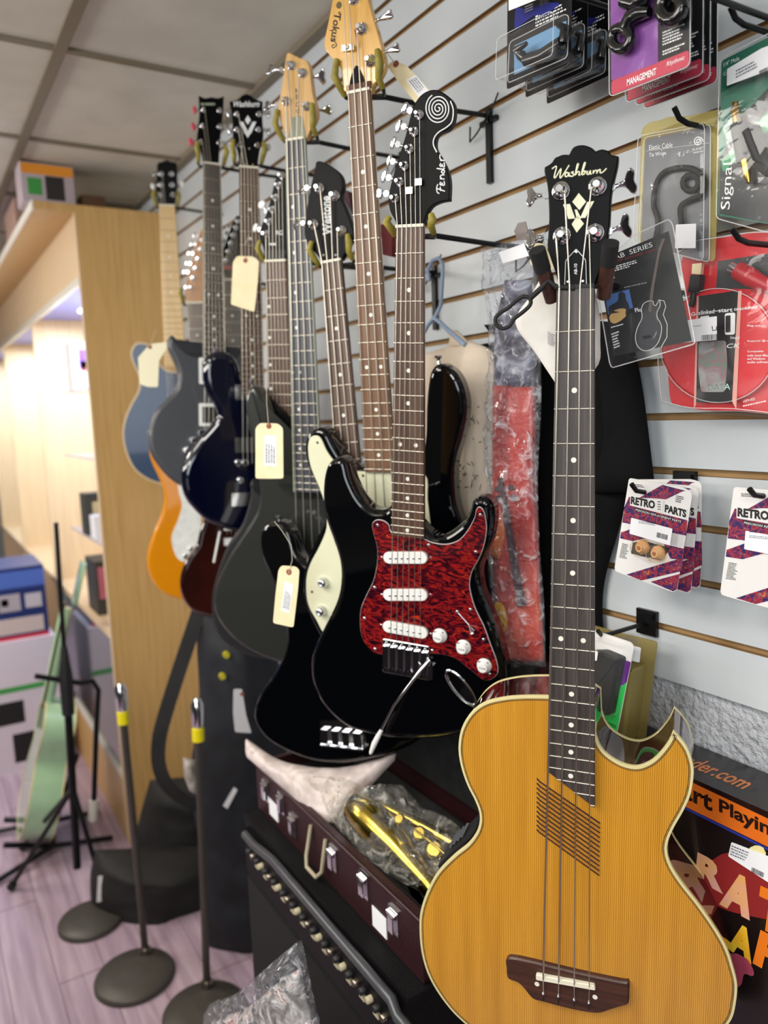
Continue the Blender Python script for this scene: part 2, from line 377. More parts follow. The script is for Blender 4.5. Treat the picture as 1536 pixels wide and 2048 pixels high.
# ================================================================ guitars
def taper(y, L, w0, w1): return w0+(w1-w0)*(-y/L)
def fretpos(S, n): return S*(1-2**(-n/12))
def guitar(g):
    """one hanging guitar; outlines come in as picture points laid onto the guitar's own plane"""
    F = Fr(*g['nut'], depth=g['depth'], az=g['az'], lean=g.get('lean', -3), bot=g['bot'])
    T = F.thing(g['name'], g['label'], g['cat'], g.get('group'))
    S = g['S']; w0, w1 = g['w']; nf = g['nf']; L = fretpos(S, nf)+.006 if 'L' not in g else g['L']
    hz = g.get('hz', -.008)
    # fingerboard and neck
    end = g.get('end')
    fb = [(-w0, 0), (w0, 0), (w1, -L if not end else -end[1]), (-w1, -L if not end else -end[0])]
    MB().prism(fb, [(0, -.006), (0, -.0012), (.0008, 0)]).build('fingerboard', g['fb'], T)
    nb = MB(); V = []; ns_ = 9; st = 8
    for i in range(st+1):
        y = -L*.86*i/st; ww = taper(y, L, w0, w1)
        for j in range(ns_): t = math.pi*j/(ns_-1); V.append((-ww*math.cos(t), y, -.006-.016*math.sin(t)))
    nb.add(V, [(i*ns_+j, i*ns_+j+1, (i+1)*ns_+j+1, (i+1)*ns_+j) for i in range(st) for j in range(ns_-1)], 0, True)
    nb.build('neck', g.get('neckmat', g['headmat']), T)
    if g.get('bind'):
        bb = MB()
        for s in (-1, 1): bb.prism([(s*w0, 0), (s*(w0+.0022), 0), (s*(w1+.0022), -L), (s*w1, -L)], [(0, -.006), (0, .0003)])
        bb.build('binding', g['bind'], T)
    MB().box(-w0, w0, -.001, .003, -.004, .0022).build('nut', g.get('nutm', BONE), T)
    fr = g.get('fret', FRET)
    for k in range(1, nf+1):
        y = -fretpos(S, k)
        if y < -L+.002: continue
        ww = taper(y, L, w0, w1)
        x0 = -ww
        if end and -y > end[0]: x0 = -w1+2*w1*(-y-end[0])/(end[1]-end[0])
        MB().cyl((x0, y, .0002), (ww, y, .0002), g.get('fr', .0011), n=6).build('fret', fr, T)
    for k in g.get('dots', (2.5, 4.5, 6.5, 8.5, 11.5, 14.5, 16.5, 18.5, 20.5)):
        y = -fretpos(S, k)
        if -y > L-.004: continue
        ww = taper(y, L, w0, w1); dx = g.get('dx', 0)*ww
        xs = (-ww*.5+dx, ww*.5+dx) if k == 11.5 else ((-.5*ww, .5*ww) if (g.get('pairs')) else (dx,))
        if k == 11.5 and g.get('dx'): xs = (dx-.012, dx+.004)
        for x in xs: MB().lathe((x, y, 0), [(.0032, 0), (.0032, .0003)], 14).build('position_dot', PEARL, T)
    # head
    head = smooth(F.LL(g['head'], hz), 4)
    MB().prism(head, roundprof(hz-.014, hz, g.get('hr', .0015), 2)).build('headstock', g['headmat'], T)
    posts = [F.L(p[0], p[1], hz) for p in g['posts']]
    pr = g.get('pr', .0065)
    for x, y in posts:
        tp = MB().lathe((x, y, hz), [(pr, 0), (pr, .002), (pr*.85, .0035), (pr*.6, .0038), (pr*.55, .011), (pr*.42, .012), (pr*.45, .015), (pr*.35, .016)], 18)
        tp.build('string_post', CHROME, T)
    for k in g.get('keys', []):
        (ax, ay), (bx, by) = F.L(k[0], k[1], hz-.018), F.L(k[2], k[3], hz-.018)
        kw = k[4] if len(k) > 4 else .009; km = k[5] if len(k) > 5 else CHROME
        d = Vector((bx-ax, by-ay, 0)); ln = d.length; d.normalize(); q = Vector((-d.y, d.x, 0)); A = Vector((ax, ay, hz-.012)); B = Vector((bx, by, hz-.012))
        kb = MB().cyl(A-d*.012, A+d*ln*.45, .0028, .0024, 10).lathe(tuple(A), [(.0045, -.003), (.0045, .003)], 10)
        if g['cat'] == 'bass guitar':
            # clover shaped key plate
            o2 = smooth([(ln*.35, .002), (ln*.6, .004), (ln*.78, kw*1.5), (ln*.97, kw*1.9), (ln*1.12, kw*1.1), (ln*1.05, 0), (ln*1.12, -kw*1.1), (ln*.97, -kw*1.9), (ln*.78, -kw*1.5), (ln*.6, -.004), (ln*.35, -.002)], 4)
            kb2 = MB().prism(o2, roundprof(-.0025, .0025, .0016, 3)); kb2.v = [tuple(A+d*v[0]+q*(v[1]*.88-v[2]*.47)+Vector((0, 0, v[2]*.88+v[1]*.47+(v[0]/ln-.7)**2*.012))) for v in kb2.v]
        else:
            kb2 = MB().prism([(ln*.7+ln*.34*math.cos(t*math.pi/8), kw*math.sin(t*math.pi/8)) for t in range(16)], roundprof(-.004, .004, .003, 3)); kb2.v = [tuple(A+d*v[0]+q*v[1]+Vector((0, 0, v[2]))) for v in kb2.v]
        key = kb.build('tuning_key', CHROME, T); kb2.build('key_button', km, key)
    # body
    bz = g.get('bz', -.009)
    if g.get('body'):
        body = smooth(F.LL(g['body'], bz), 5)
        if g.get('bodyfn'): g['bodyfn'](F, T, body, bz)
        else: MB().prism(body, roundprof(bz-.043, bz, g.get('br', .011), 6)).build('body', g['bodymat'], T)
    # strings
    ns = g['ns']; br = g.get('bridge', -S); bw = g.get('bw', .026)
    r0 = g.get('sr', (.0004, .0008))
    for i in range(ns):
        t = i/(ns-1); q = t if not g.get('lefty') else 1-t
        r = r0[1]+(r0[0]-r0[1])*q; xa = -w0*.82+1.64*w0*t; xb = -bw+2*bw*t
        e_ = g['bpx'][i] if 'bpx' in g else None
        pts = ([F.L3(e_[0], e_[1], bz+.008), F.L3(e_[2], e_[3], bz+.0145)] if e_ else [(xb, br, bz+.014)])+[(xa, .001, .0028)]
        pi = g.get('pmap', list(range(ns)))[i]
        if pi is not None and pi < len(posts):
            px_, py_ = posts[pi]; pts.append((px_+(pr*.5 if px_ < xa else -pr*.5), py_, hz+.009))
        MB().tube(pts, r, 6, cap=False).build('string', STEEL, T)
    if g.get('extra'): g['extra'](F, T, bz, hz)
    return F, T

# ---- 1: the natural acoustic bass in front
def wash_body(F, T, body, bz):
    pr = [(.004, bz-.080), (0, bz-.078), (0, bz-.073), (.0006, bz-.072), (.0006, bz-.006), (0, bz-.005), (0, bz-.001), (.0008, bz), (.0030, bz)]
    MB().prism(body, pr[3:5], 0, caps=False).build('side', MAHOG, T)
    MB().prism(body, pr[:4], 0).build('back', BINDING, T)
    o = MB().prism(body, [(.0006, bz-.006), (0, bz-.005), (0, bz-.001), (.0006, bz+.0003), (.0036, bz+.0003), (.0036, bz-.002)], 0, caps=False)
    o.build('top_binding', BINDING, T)
    k = MB().prism(body, [(.0036, bz-.001), (.0036, bz+.0004), (.0043, bz+.0004), (.0043, bz-.001)], 0, caps=False)
    k.prism(body, [(.0052, bz-.001), (.0052, bz+.0003), (.0060, bz+.0003), (.0060, bz-.001)], 0, caps=False)
    k.build('purfling', mat('dark purfling', '#3a3426', .4), T)
    MB().prism(body, [(.0036, bz-.004), (.0036, bz+.0001)]).build('soundboard', SPRUCE, T)
def wash_extra(F, T, bz, hz):
    wi = mat('gold white logo', '#eceac8', .4)
    z = hz+.0002
    L = lambda x, y: F.L(x, y, hz)
    # script lettering on the head, drawn stroke by stroke
    def P(u, v): return L(1104+u*1.15, 358-u*.115-v)
    ln = [[(0, 20), (8, 24), (4, 4), (7, 3), (16, 19), (14, 3), (17, 2), (30, 24)],
          [(29, 8), (25, 10), (23, 3), (27, 2), (30, 9), (30, 2), (33, 3)], [(38, 10), (34, 9), (38, 5), (36, 1), (32, 2)],
          [(40, 2), (46, 23), (44, 23), (41, 4), (45, 9), (48, 8), (47, 2), (50, 3)],
          [(52, 2), (58, 24), (56, 24), (52, 6), (54, 2), (58, 6), (56, 9), (60, 8)], [(62, 9), (61, 3), (64, 2), (67, 9), (67, 2), (69, 3)],
          [(72, 9), (72, 2), (73, 6), (77, 9)], [(79, 9), (78, 2), (80, 7), (84, 9), (84, 3), (88, 3), (95, 10)]]
    strokes('logo', [[P(*p) for p in l] for l in ln], .00085, z, wi, T)
    q = lambda pts: [F.L(960+.375*x, .375*y, hz) for x, y in pts]
    d = MB()
    for pts in ([(527, 1030), (566, 1076), (530, 1121), (492, 1077)], [(443, 1091), (480, 1088), (508, 1166), (472, 1168)], [(505, 1118), (517, 1118), (540, 1166), (516, 1168)],
                [(572, 1078), (609, 1073), (562, 1162), (534, 1163)], [(520, 1150), (554, 1193), (516, 1241), (489, 1196)]):
        d.prism(q(pts), [(0, hz), (0, hz+.0005)])
    d.build('diamond_emblem', wi, T)
    tc = q([(515, 1320), (572, 1385), (576, 1529), (447, 1529), (452, 1390)]); tc = rring(tc, .003)
    MB().prism(tc, [(0, hz), (0, hz+.002), (.0006, hz+.0024)]).build('truss_rod_cover', HEADBLACK, T)
    MB().prism(tc, [(.001, hz+.0022), (.001, hz+.0027), (.0016, hz+.0027)], caps=False).build('cover_outline', WHITEP, T)
    text('lettering', 'AB-10', q([(520, 1466)])[0], q([(520, 1408)])[0], q([(503, 1466)])[0], hz+.0025, WHITEINK, T, .0003, offset=.012)
    for x, y in ((470, 1504), (550, 1501), (515, 1345)):
        a = q([(x, y)])[0]; MB().lathe((a[0], a[1], hz+.0022), [(.0021, 0), (.0021, .0006), (.001, .001)], 12).build('screw', CHROME, T)
    # diagonal sound slots
    sl = mat('slot shadow edge', '#241407', .6)
    for i in range(12):
        f = i/11; a = F.L(1073.6, 1558+102*f, bz); c = F.L(1200-1.5*f, 1646+104*f, bz); a2 = F.L(1079, 1562+102*f, bz)
        if i == 0: pass
        MB().tube([(a[0], a[1]+.001, bz+.0002), (a2[0], a2[1], bz+.0008), (c[0], c[1], bz+.0008)], .0010, 6).build('sound_slot', sl, T)
    flat('slotted_panel', F.LL([(1079, 1560), (1199, 1644), (1199, 1750), (1079, 1664)], bz), bz+.0002, ramped('darker cedar panel', [(.3, '#a86c22'), (.7, '#bc7f30')], scale=(60, 3, 1), nscale=4, rough=.3), T)
    # bridge
    bp = F.LL([(1015.7, 1911), (1040, 1910), (1150, 1936), (1240, 1955), (1258, 1958), (1259, 1978), (1257, 2000), (1240, 2006), (1221, 2012), (1193, 2019), (1140, 2010), (1090, 1997), (1067, 1990), (1050, 1970), (1037, 1958), (1018, 1950), (1015, 1930)], bz)
    MB().prism(smooth(bp, 3), [(0, bz), (0, bz+.006), (.002, bz+.008)]).build('bridge', BRIDGEW, T)
    sd = F.LL([(1073, 1944), (1190, 1966), (1192, 1976), (1073, 1955)], bz+.008)
    MB().prism(rring(sd, .002), [(0, bz+.008), (0, bz+.0125), (.0008, bz+.0135)]).build('saddle', BONE, T)
    for x, y in ((1074, 1968), (1190, 1994)):
        a = F.L(x, y, bz+.008); MB().lathe((a[0], a[1], bz+.008), [(.0033, 0), (.0033, .0004)], 14).build('bridge_dot', PEARL, T)
    for x, y in ((1087, 1986), (1117, 1991), (1148.6, 1998), (1178, 2004)):
        a = F.L(x, y, bz+.008); MB().lathe((a[0], a[1], bz+.008), [(.0022, 0), (.0026, .002), (.001, .0035)], 10).build('string_end', CHROME, T)
        c = F.L(x+1, y+20, bz+.008); MB().box(a[0]-.0008, a[0]+.0008, c[1]+.003, a[1]-.002, bz+.0072, bz+.0084).build('string_slot', INK, T)
    # preamp on the side wall, bent along the waist
    seg = smooth(F.LL([(957, 1640), (946, 1673), (927, 1695), (897, 1722), (874, 1746)], bz), 4, False)
    pb = MB(); V = []; n = len(seg)
    for i, (x, y) in enumerate(seg):
        a = Vector(seg[max(0, i-1)]); c = Vector(seg[min(n-1, i+1)]); t = (c-a).normalized(); nx, ny = t.y, -t.x
        if nx > 0: nx, ny = -nx, -ny
        for k, zz in ((.0035, -.012), (.0035, -.07), (0, -.07), (0, -.012)): V.append((x+nx*k, y+ny*k, bz+zz))
    Fc = [(i*4+j, i*4+(j+1) % 4, i*4+4+(j+1) % 4, i*4+4+j) for i in range(n-1) for j in range(4)]+[(0, 1, 2, 3), ((n-1)*4+3, (n-1)*4+2, (n-1)*4+1, (n-1)*4)]
    pb.add(V, Fc, 0); pa = pb.build('preamp_panel', SATIN, T)
    for k in range(4):
        i = int(n*.45)+k*1; x, y = seg[min(i+2, n-1)]; MB().box(x-.0065, x-.003, y+.004, y+.006, bz-.06, bz-.025).build('slider', mat('slider grey', '#55575c', .4), pa)
WB = [(1091, 1392), (1044, 1392), (1006, 1395.5), (969, 1405), (941, 1426), (922.5, 1458), (916.5, 1496), (921.6, 1533), (934, 1570), (950.5, 1603), (959, 1631), (955, 1659), (936.5, 1687), (908.5, 1710), (876, 1743), (855, 1780), (841, 1822), (838.6, 1859), (843, 1906), (857, 1952), (885, 1999), (922.5, 2041), (985, 2088), (1070, 2124), (1170, 2136), (1290, 2126), (1380, 2098), (1440, 2064), (1463, 2040), (1472, 2008), (1475, 1971), (1468, 1938), (1454, 1896), (1430.5, 1854.5), (1398, 1808), (1365, 1766), (1344, 1733), (1335, 1705), (1337, 1682), (1349, 1654), (1367.5, 1621.5), (1381.5, 1589), (1387.6, 1551.6), (1386, 1528), (1377, 1500), (1363, 1479), (1346.6, 1462, 1), (1335, 1486), (1314, 1512), (1295, 1526), (1272, 1533), (1244, 1527), (1216, 1510), (1200, 1491), (1192, 1468, 1), (1190, 1420, 1), (1150, 1395, 1)]
WASH = dict(name='acoustic_bass_guitar', label='natural spruce acoustic bass guitar with a black diamond headstock, hanging in front', cat='bass guitar',
    nut=(1150.5, 575), bot=(1141, 1600), depth=.88, az=53, lean=-1.5, S=.864, w=(.0212, .0298), nf=24, fb=ROSE2, headmat=HEADBLACK, neckmat=MAHOG, nutm=INK,
    end=(.5985, .6385), L=.6385, fr=.0012, sr=(.0007, .0013), bw=.0262, dots=(2.5, 4.5, 6.5, 8.5, 11.5, 14.5, 16.5, 18.5, 20.5, 23.5), pr=.0105, pmap=[2, 0, 1, 3], hz=-.004, bz=-.010,
    head=[(1117, 578, 1), (1114, 555), (1104, 525), (1095, 495), (1096, 469), (1098, 430), (1095, 375), (1089, 345), (1089, 334, 1), (1102, 326), (1110, 315, 1), (1125, 309), (1138, 309, 1), (1147, 294), (1164, 289.5), (1181, 294), (1191, 302, 1), (1204, 298), (1217, 302), (1222, 309, 1), (1237, 312, 1), (1235, 330), (1228, 360), (1222, 394), (1219, 450), (1213, 490), (1200, 540), (1187, 576, 1)],
    posts=[(1122, 382), (1195, 373), (1124, 472), (1190, 466)], keys=[(1094, 392, 1060, 397, .007), (1097, 474, 1060, 480, .007), (1224, 378, 1268, 364, .0075), (1218, 465, 1258, 452, .0075)],
    bpx=[(1087, 1985, 1086.5, 1949), (1117, 1990, 1117.5, 1955), (1148.6, 1997, 1148.5, 1961), (1178, 2003, 1178.5, 1966)], body=WB, bodyfn=wash_body, ns=4, extra=wash_extra)
guitar(WASH)

# ---- 2: black double-cutaway guitar with the red tortoiseshell guard
def strat_extra(F, T, bz, hz):
    pg = smooth(F.LL([(779, 1050), (769, 1041), (754, 1039), (745, 1048), (748, 1068), (755, 1095), (755, 1124), (748, 1159), (734, 1188.5), (723, 1215), (720.5, 1241), (723, 1268), (732, 1288), (747, 1303), (766, 1308), (810, 1309), (860, 1306), (887.5, 1309), (911, 1316), (931, 1331), (949, 1345), (964, 1357), (978, 1360), (993, 1351), (997, 1338), (993, 1317), (981, 1285), (969.6, 1253), (958, 1229.6), (949, 1209), (942, 1183), (940, 1165), (945, 1142), (958, 1118), (968, 1092.5), (974, 1060), (972, 1036), (967, 1019), (959, 1013), (953, 1019), (949, 1036), (934, 1062.5), (917, 1080), (893, 1087.5), (867, 1084.5), (849, 1077, 1), (847, 1060, 1), (781, 1060, 1)], bz), 4)
    MB().prism(pg, [(0, bz), (0, bz+.0012), (.0008, bz+.0024)], 0, mis=[1, 1, 0]).build('pickguard', [TORT, mat('guard edge white', '#cfc8c8', .4)], T)
    G = lambda x, y, z=bz: F.L(700+.293*x, 960+.293*y, z)
    for k, (xl, yl, xr, yr) in enumerate(((238, 525, 537, 525), (236, 778, 537, 778), (233, 988, 538, 1042))):
        a, c = Vector(G(xl, yl)), Vector(G(xr, yr)); h = .0098; ax = (c-a).normalized(); nx = Vector((-ax.y, ax.x)); o = []
        a += ax*h; c -= ax*h
        for t in range(9): th = math.pi/2+math.pi*t/8; o.append(tuple(a+ax*h*math.cos(th)+nx*h*math.sin(th)))
        for t in range(9): th = -math.pi/2+math.pi*t/8; o.append(tuple(c+ax*h*math.cos(th)+nx*h*math.sin(th)))
        pk = MB().prism(o, [(0, bz), (0, bz+.0065), (.0012, bz+.0078)]).build('pickup', WHITEP, T)
        for i in range(6):
            p = a.lerp(c, (i+.25)/5.5); MB().lathe((p.x, p.y, bz+.0074), [(.0024, 0), (.0024, .001), (.001, .0014)], 12).build('pole_piece', CHROME, pk)
        for s, e in ((-1, a), (1, c)):
            p = e+ax*s*(h+.004); MB().lathe((p.x, p.y, bz+.002), [(.0022, 0), (.0020, .0008), (.001, .0014)], 10).build('screw', CHROME, pk)
    for x, y, l in ((617, 1058, 0), (778, 1135, 1), (920, 1262, 2)):
        p = G(x, y); kn = MB().lathe((p[0], p[1], bz+.002), [(.0122, 0), (.0118, .003), (.0088, .0045), (.0080, .012), (.0070, .013)], 24).build('control_knob', WHITEP, T)
        text('lettering', ('VOLUME', 'TONE', 'TONE')[l], (p[0]-.0055, p[1]-.0012), (p[0]+.0055, p[1]-.0030 if l == 0 else p[1]-.0012), (p[0]-.0055, p[1]+.0018), bz+.0152, INK, kn, .0001)
        fine('number_marks', (p[0]-.009, p[1]+.005), (p[0]+.009, p[1]+.005), (p[0]-.009, p[1]+.010), 1, bz+.0068, INK, kn, 3)
    for x, y in ((192, 305), (540, 440), (893, 235), (862, 488), (825, 880), (915, 1085), (957, 1320), (565, 1160), (175, 1150), (103, 940), (172, 730), (735, 895)):
        p = G(x, y); MB().lathe((p[0], p[1], bz+.002), [(.0028, 0), (.0026, .001), (.0012, .0016)], 12).build('screw', CHROME, T)
    a, c = G(738, 900), G(850, 1025)
    MB().tube([(a[0], a[1], bz+.0022), (c[0], c[1], bz+.0022)], .0012, 6).tube([((a[0]*.3+c[0]*.7), (a[1]*.3+c[1]*.7), bz+.002), (c[0], c[1], bz+.014)], [.0012, .0028], 10).build('selector_switch', CHROME, T)
    # bridge
    p0, p1 = G(228, 1305), G(545, 1132); x0, x1, y0, y1 = p0[0], p1[0], p0[1], p1[1]
    br = MB().prism(rring([(x0, y0), (x1, y0), (x1, y1), (x0, y1)], .003), [(0, bz), (0, bz+.003), (.0008, bz+.0036)]).build('bridge', CHROME, T)
    for i in range(6):
        xx = x0+(x1-x0)*(i+.5)/6; MB().box(xx-.0045, xx+.0045, y0+.008, y1-.010, bz+.0036, bz+.009).box(xx-.0012, xx+.0012, y0+.002, y0+.009, bz+.0036, bz+.0042).build('saddle', CHROME, br)
        MB().lathe((xx, y1-.006, bz+.0036), [(.0025, 0), (.0022, .002), (.001, .003)], 10).build('screw', CHROME, br)
        MB().lathe((xx, y0+.012, bz+.009), [(.0013, 0), (.0013, .0004)], 8).build('set_screw', INK, br)
        MB().box(xx-.001, xx+.001, y0-.0005, y0+.005, bz+.0034, bz+.004).build('spring_slot', INK, br)
    q = [G(538, 1235, bz+.01), G(480, 1300, bz+.014), G(300, 1540, bz+.03), G(212, 1710, bz+.034)]
    zz = (.006, .016, .03, .034)
    arm = MB().tube([(a[0], a[1], bz+z) for a, z in zip(q, zz)], .0026, 12).build('tremolo_arm', CHROME, T)
    q = [G(216, 1705, bz+.034), G(195, 1745, bz+.034), G(165, 1800, bz+.036), G(142, 1860, bz+.036), G(136, 1872, bz+.036)]
    MB().tube([(a[0], a[1], bz+.035) for a in q], [.0030, .0044, .0048, .0034, .0016], 14).build('arm_tip', WHITEP, arm)
    MB().lathe(G(538, 1235)+(bz+.003,), [(.006, 0), (.006, .003), (.0045, .004), (.0045, .007)], 16).box(x1, x1+.008, y0+.004, y0+.028, bz, bz+.008).build('arm_socket', CHROME, T)
    # jack dish
    c = Vector(G(757, 1418)); o = []; ang = R_(-47)
    for t in range(28):
        th = 2*math.pi*t/28; u, v = .037*math.cos(th), .0145*math.sin(th); o.append((c.x+u*math.cos(ang)-v*math.sin(ang), c.y+u*math.sin(ang)+v*math.cos(ang)))
    MB().prism(o, [(0, bz), (0, bz+.0012), (.0012, bz+.002), (.003, bz+.0015), (.008, bz-.004)]).build('jack_plate', CHROME, T)
    # head: string trees, swirl and script
    for x, y in ((815, 1245), (752, 1303)):
        p = F.L(600+.293*x, .293*y, hz); MB().box(p[0]-.0052, p[0]+.0052, p[1]-.0045, p[1]+.0045, hz+.004, hz+.0052).lathe((p[0], p[1], hz), [(.0025, 0), (.0025, .004), (.002, .006)], 10).build('string_tree', FRET, T)
    H = lambda x, y: F.L(600+.293*x, .293*y, hz)
    sp = []
    for i in range(75):
        t = i/74; th = -R_(100)+t*R_(360*3.95); rx = 6+t*80; ry = 6+t*100
        sp.append(H(944+rx*math.cos(th), 742+ry*math.sin(th)*.98))
    strokes('swirl', [sp[::1]], .00095, hz+.0002, WHITEINK, T)
    strokes('swirl_tail', [[H(1028, 690), H(1047, 750), H(1038, 830), H(1000, 870), H(945, 905), H(916, 945), H(912, 990), H(935, 1040)]], .0010, hz+.0002, WHITEINK, T)
    S = lambda u, v: H(992-v, 1322-u*1.3)
    eps = lambda x: [(x+18, 30), (x+6, 36), (x, 27), (x+12, 21), (x, 16), (x+2, 4), (x+22, 8)]
    ln = [[(0, 40), (8, 54), (30, 58), (50, 50)], [(27, 56), (20, 30), (12, 2)], [(14, 30), (36, 34)], eps(44), [(76, 4), (78, 36)], [(78, 24), (90, 34), (98, 20), (98, 4)],
          [(122, 16), (114, 26), (106, 12), (118, 4), (128, 22), (132, 58)], [(132, 58), (128, 20), (134, 2)], eps(142), [(174, 4), (174, 34)], [(174, 22), (186, 36), (206, 34)]]
    strokes('logo', [[S(*p) for p in l] for l in ln], .00095, hz+.0002, WHITEINK, T)
STRAT = dict(name='electric_guitar', label='black electric guitar with red tortoiseshell pickguard, swirl on its headstock and tremolo arm', cat='electric guitar',
    nut=(819, 453), bot=(814.5, 1085), depth=1.10, az=55, lean=-5, S=.648, w=(.0212, .0278), nf=21, fb=ROSE, headmat=HEADBLACK, neckmat=MAPLE, ns=6, sr=(.00035, .0007), bw=.026, bridge=-.648,
    head=[(793, 449, 1), (789, 439.5), (779, 419), (777, 390), (787.5, 346), (799, 308), (811, 269.6), (823, 223), (834, 199), (849, 184.6), (869.6, 179), (890, 187.5), (905, 202), (909, 220), (906, 243), (896, 259), (878, 266.6), (871, 278), (871, 296), (881, 313.5), (893, 337), (899, 363), (898, 401, 1), (881, 404), (864, 412), (855, 425), (846, 449, 1)],
    posts=[(790.5, 397), (800, 364), (809.5, 332), (820, 298), (829, 264), (839, 230)], pr=.0068, keys=[(824, 224, 808, 216, .008), (812, 256, 796, 252, .010), (800, 291, 786, 286, .009), (790, 325, 778, 322, .009), (782, 357, 768, 352, .010), (777, 389, 757, 388, .009)],
    body=[(660, 922), (676, 916), (690.5, 926), (699, 958), (717, 995), (741, 1019), (766, 1021), (782, 1010), (800, 1012), (835, 1045), (849, 1060), (867, 1072), (891.6, 1068), (920, 1048), (936, 1027.5), (944, 1003), (960.6, 995), (979, 1003), (987, 1027.5), (985, 1060), (977, 1092.5), (963, 1125), (957, 1152), (960.6, 1182), (973, 1214), (989, 1255), (1001, 1296), (1011, 1340), (1010, 1385), (998, 1425), (970, 1455), (930, 1470), (870, 1480), (800, 1480), (740, 1472), (690, 1455), (646, 1415), (623, 1369), (618.5, 1328), (628, 1292), (648, 1251), (670, 1204), (678, 1166), (676, 1125), (664, 1084), (650, 1044), (643, 1003), (644, 962), (650, 935)],
    bodymat=BLACKGLOSS, br=.012, extra=strat_extra)
guitar(STRAT)

# ---- 3: left-handed bass with amber headstock
def lotus_extra(F, T, bz, hz):
    pg = smooth(F.LL([(630, 871), (642, 876), (655, 903), (672, 925), (692, 940), (735, 943), (790, 943), (850, 948), (856, 1000), (862, 1050), (868, 1090), (850, 1180), (800, 1260), (740, 1310), (690, 1310), (650, 1268), (634, 1240), (620, 1215), (614, 1190), (614, 1155), (622, 1126), (640, 1092), (654, 1055), (652, 1015), (641, 978), (623, 935), (617, 900), (620, 878)], bz), 4)
    MB().prism(pg, [(0, bz), (0, bz+.0015), (.0006, bz+.002)]).build('pickguard', CREAM, T)
    for x, y in ((650, 1163), (646, 1220)):
        p = F.L(x, y, bz); MB().lathe((p[0], p[1], bz+.002), [(.0105, 0), (.0105, .002), (.0088, .004), (.0085, .011), (.006, .0145), (.0032, .0145), (.003, .012)], 20).build('control_knob', CHROME, T)
    for x, y in ((636, 885), (727, 951), (625, 1183)):
        p = F.L(x, y, bz); MB().lathe((p[0], p[1], bz+.002), [(.0026, 0), (.002, .001)], 10).build('screw', DKMETAL, T)
    p = F.L(877.5, 727, bz-.02); MB().lathe((p[0], p[1], bz-.02), [(.004, -.001), (.003, .004), (.003, .008), (.0065, .009), (.0065, .013)], 14, ax=1).build('strap_button', CHROME, T)
    H = lambda x, y: F.L(640+.1042*x, .1042*y, hz)
    MB().prism(smooth([H(700, 1265), H(750, 1300), H(800, 1400), H(850, 1520), H(880, 1680)+(1,), H(570, 1690)+(1,), H(590, 1540), H(630, 1400)], 4), [(0, hz), (0, hz+.002)]).build('truss_rod_cover', HEADBLACK, T)
    a = H(450, 1010), H(690, 980), H(680, 870), H(460, 890)
    MB().prism(a, [(0, hz+.004), (0, hz+.0075)]).build('string_retainer', CHROME, T)
    p = H(570, 935); MB().lathe((p[0], p[1], hz+.0075), [(.003, 0), (.002, .0015)], 12).build('screw', DKMETAL, T)
    MB().tube([H(715, 600)+(hz+.009,), H(740, 760)+(hz+.006,), H(742, 915)+(hz+.004,)], .0009, 8).build('red_silk_wrap', mat('red silk', '#9a1d16', .6), T)
    MB().box(-.0205, .0205, .0032, .012, -.006, -.0008).build('nut_shelf', ramped('dark stained wood', [(.3, '#5a2c17'), (.7, '#70401f')], nscale=20), T)
    text('logo', 'Tokus', H(275, 235), H(200, 790), H(410, 262), hz, INK, T, .0003, offset=.02)
    strokes('logo_flourish', [[H(400, 240), H(360, 235), H(370, 275), H(395, 265)], [H(210, 790), H(280, 800), H(320, 870), H(250, 920), H(230, 870), H(290, 860)], [H(190, 580), H(250, 600)]], .0006, hz+.0002, INK, T)
    p = H(365, 100); MB().lathe((p[0], p[1], hz), [(.0048, 0), (.0048, .0004)], 18).build('round_emblem', mat('olive emblem', '#5a4a1c', .5), T)
guitar(dict(name='bass_guitar', label='black left-handed bass guitar with cream pickguard and amber headstock', cat='bass guitar', lefty=True,
    nut=(716.5, 183), bot=(760, 955), depth=1.19, az=57, lean=-5, S=.864, w=(.0192, .0290), nf=20, fb=ROSE3, headmat=MAPLE, neckmat=MAPLE, ns=4, sr=(.0007, .0011), bw=.028, dx=.0, pr=.0092, pmap=[3, 2, 1, 0], hz=-.006,
    head=[(691, 184, 1), (686, 177), (682, 140), (674, 128), (655.6, 106), (649, 94), (649, 78), (655.6, 47), (661, 21), (664.5, 0), (670, -35), (688, -75), (712, -90), (728, -70), (734, -30), (737, 0), (744, 26), (750, 47), (759.7, 80), (768, 114), (769, 135), (758.6, 156), (745, 172), (743, 183, 1)],
    posts=[(742, 122), (724, 58), (708, -2), (694, -55)], keys=[(751, 46, 786, 32, .0035), (768, 108, 800, 98, .0035)],
    body=[(642, 857), (655, 868), (668, 893), (683, 916), (701, 931), (728, 935), (790, 935), (835, 930), (848, 880), (850, 820), (853, 777), (860, 742), (877.6, 728), (901.5, 739), (918.6, 763), (929, 801), (928, 838), (920, 879), (910, 913.5), (905, 948), (908, 999), (919, 1040), (940, 1085), (963, 1130), (973, 1172), (972, 1210), (962, 1250), (935, 1330), (880, 1400), (800, 1420), (720, 1390), (670, 1330), (640, 1279), (619, 1239), (605, 1198), (603, 1166), (611, 1121), (631, 1076), (650, 1036), (644, 995), (631.5, 971), (615, 938), (607, 902), (612, 872), (627, 858)],
    bodymat=BLACKGLOSS, br=.011, extra=lotus_extra))

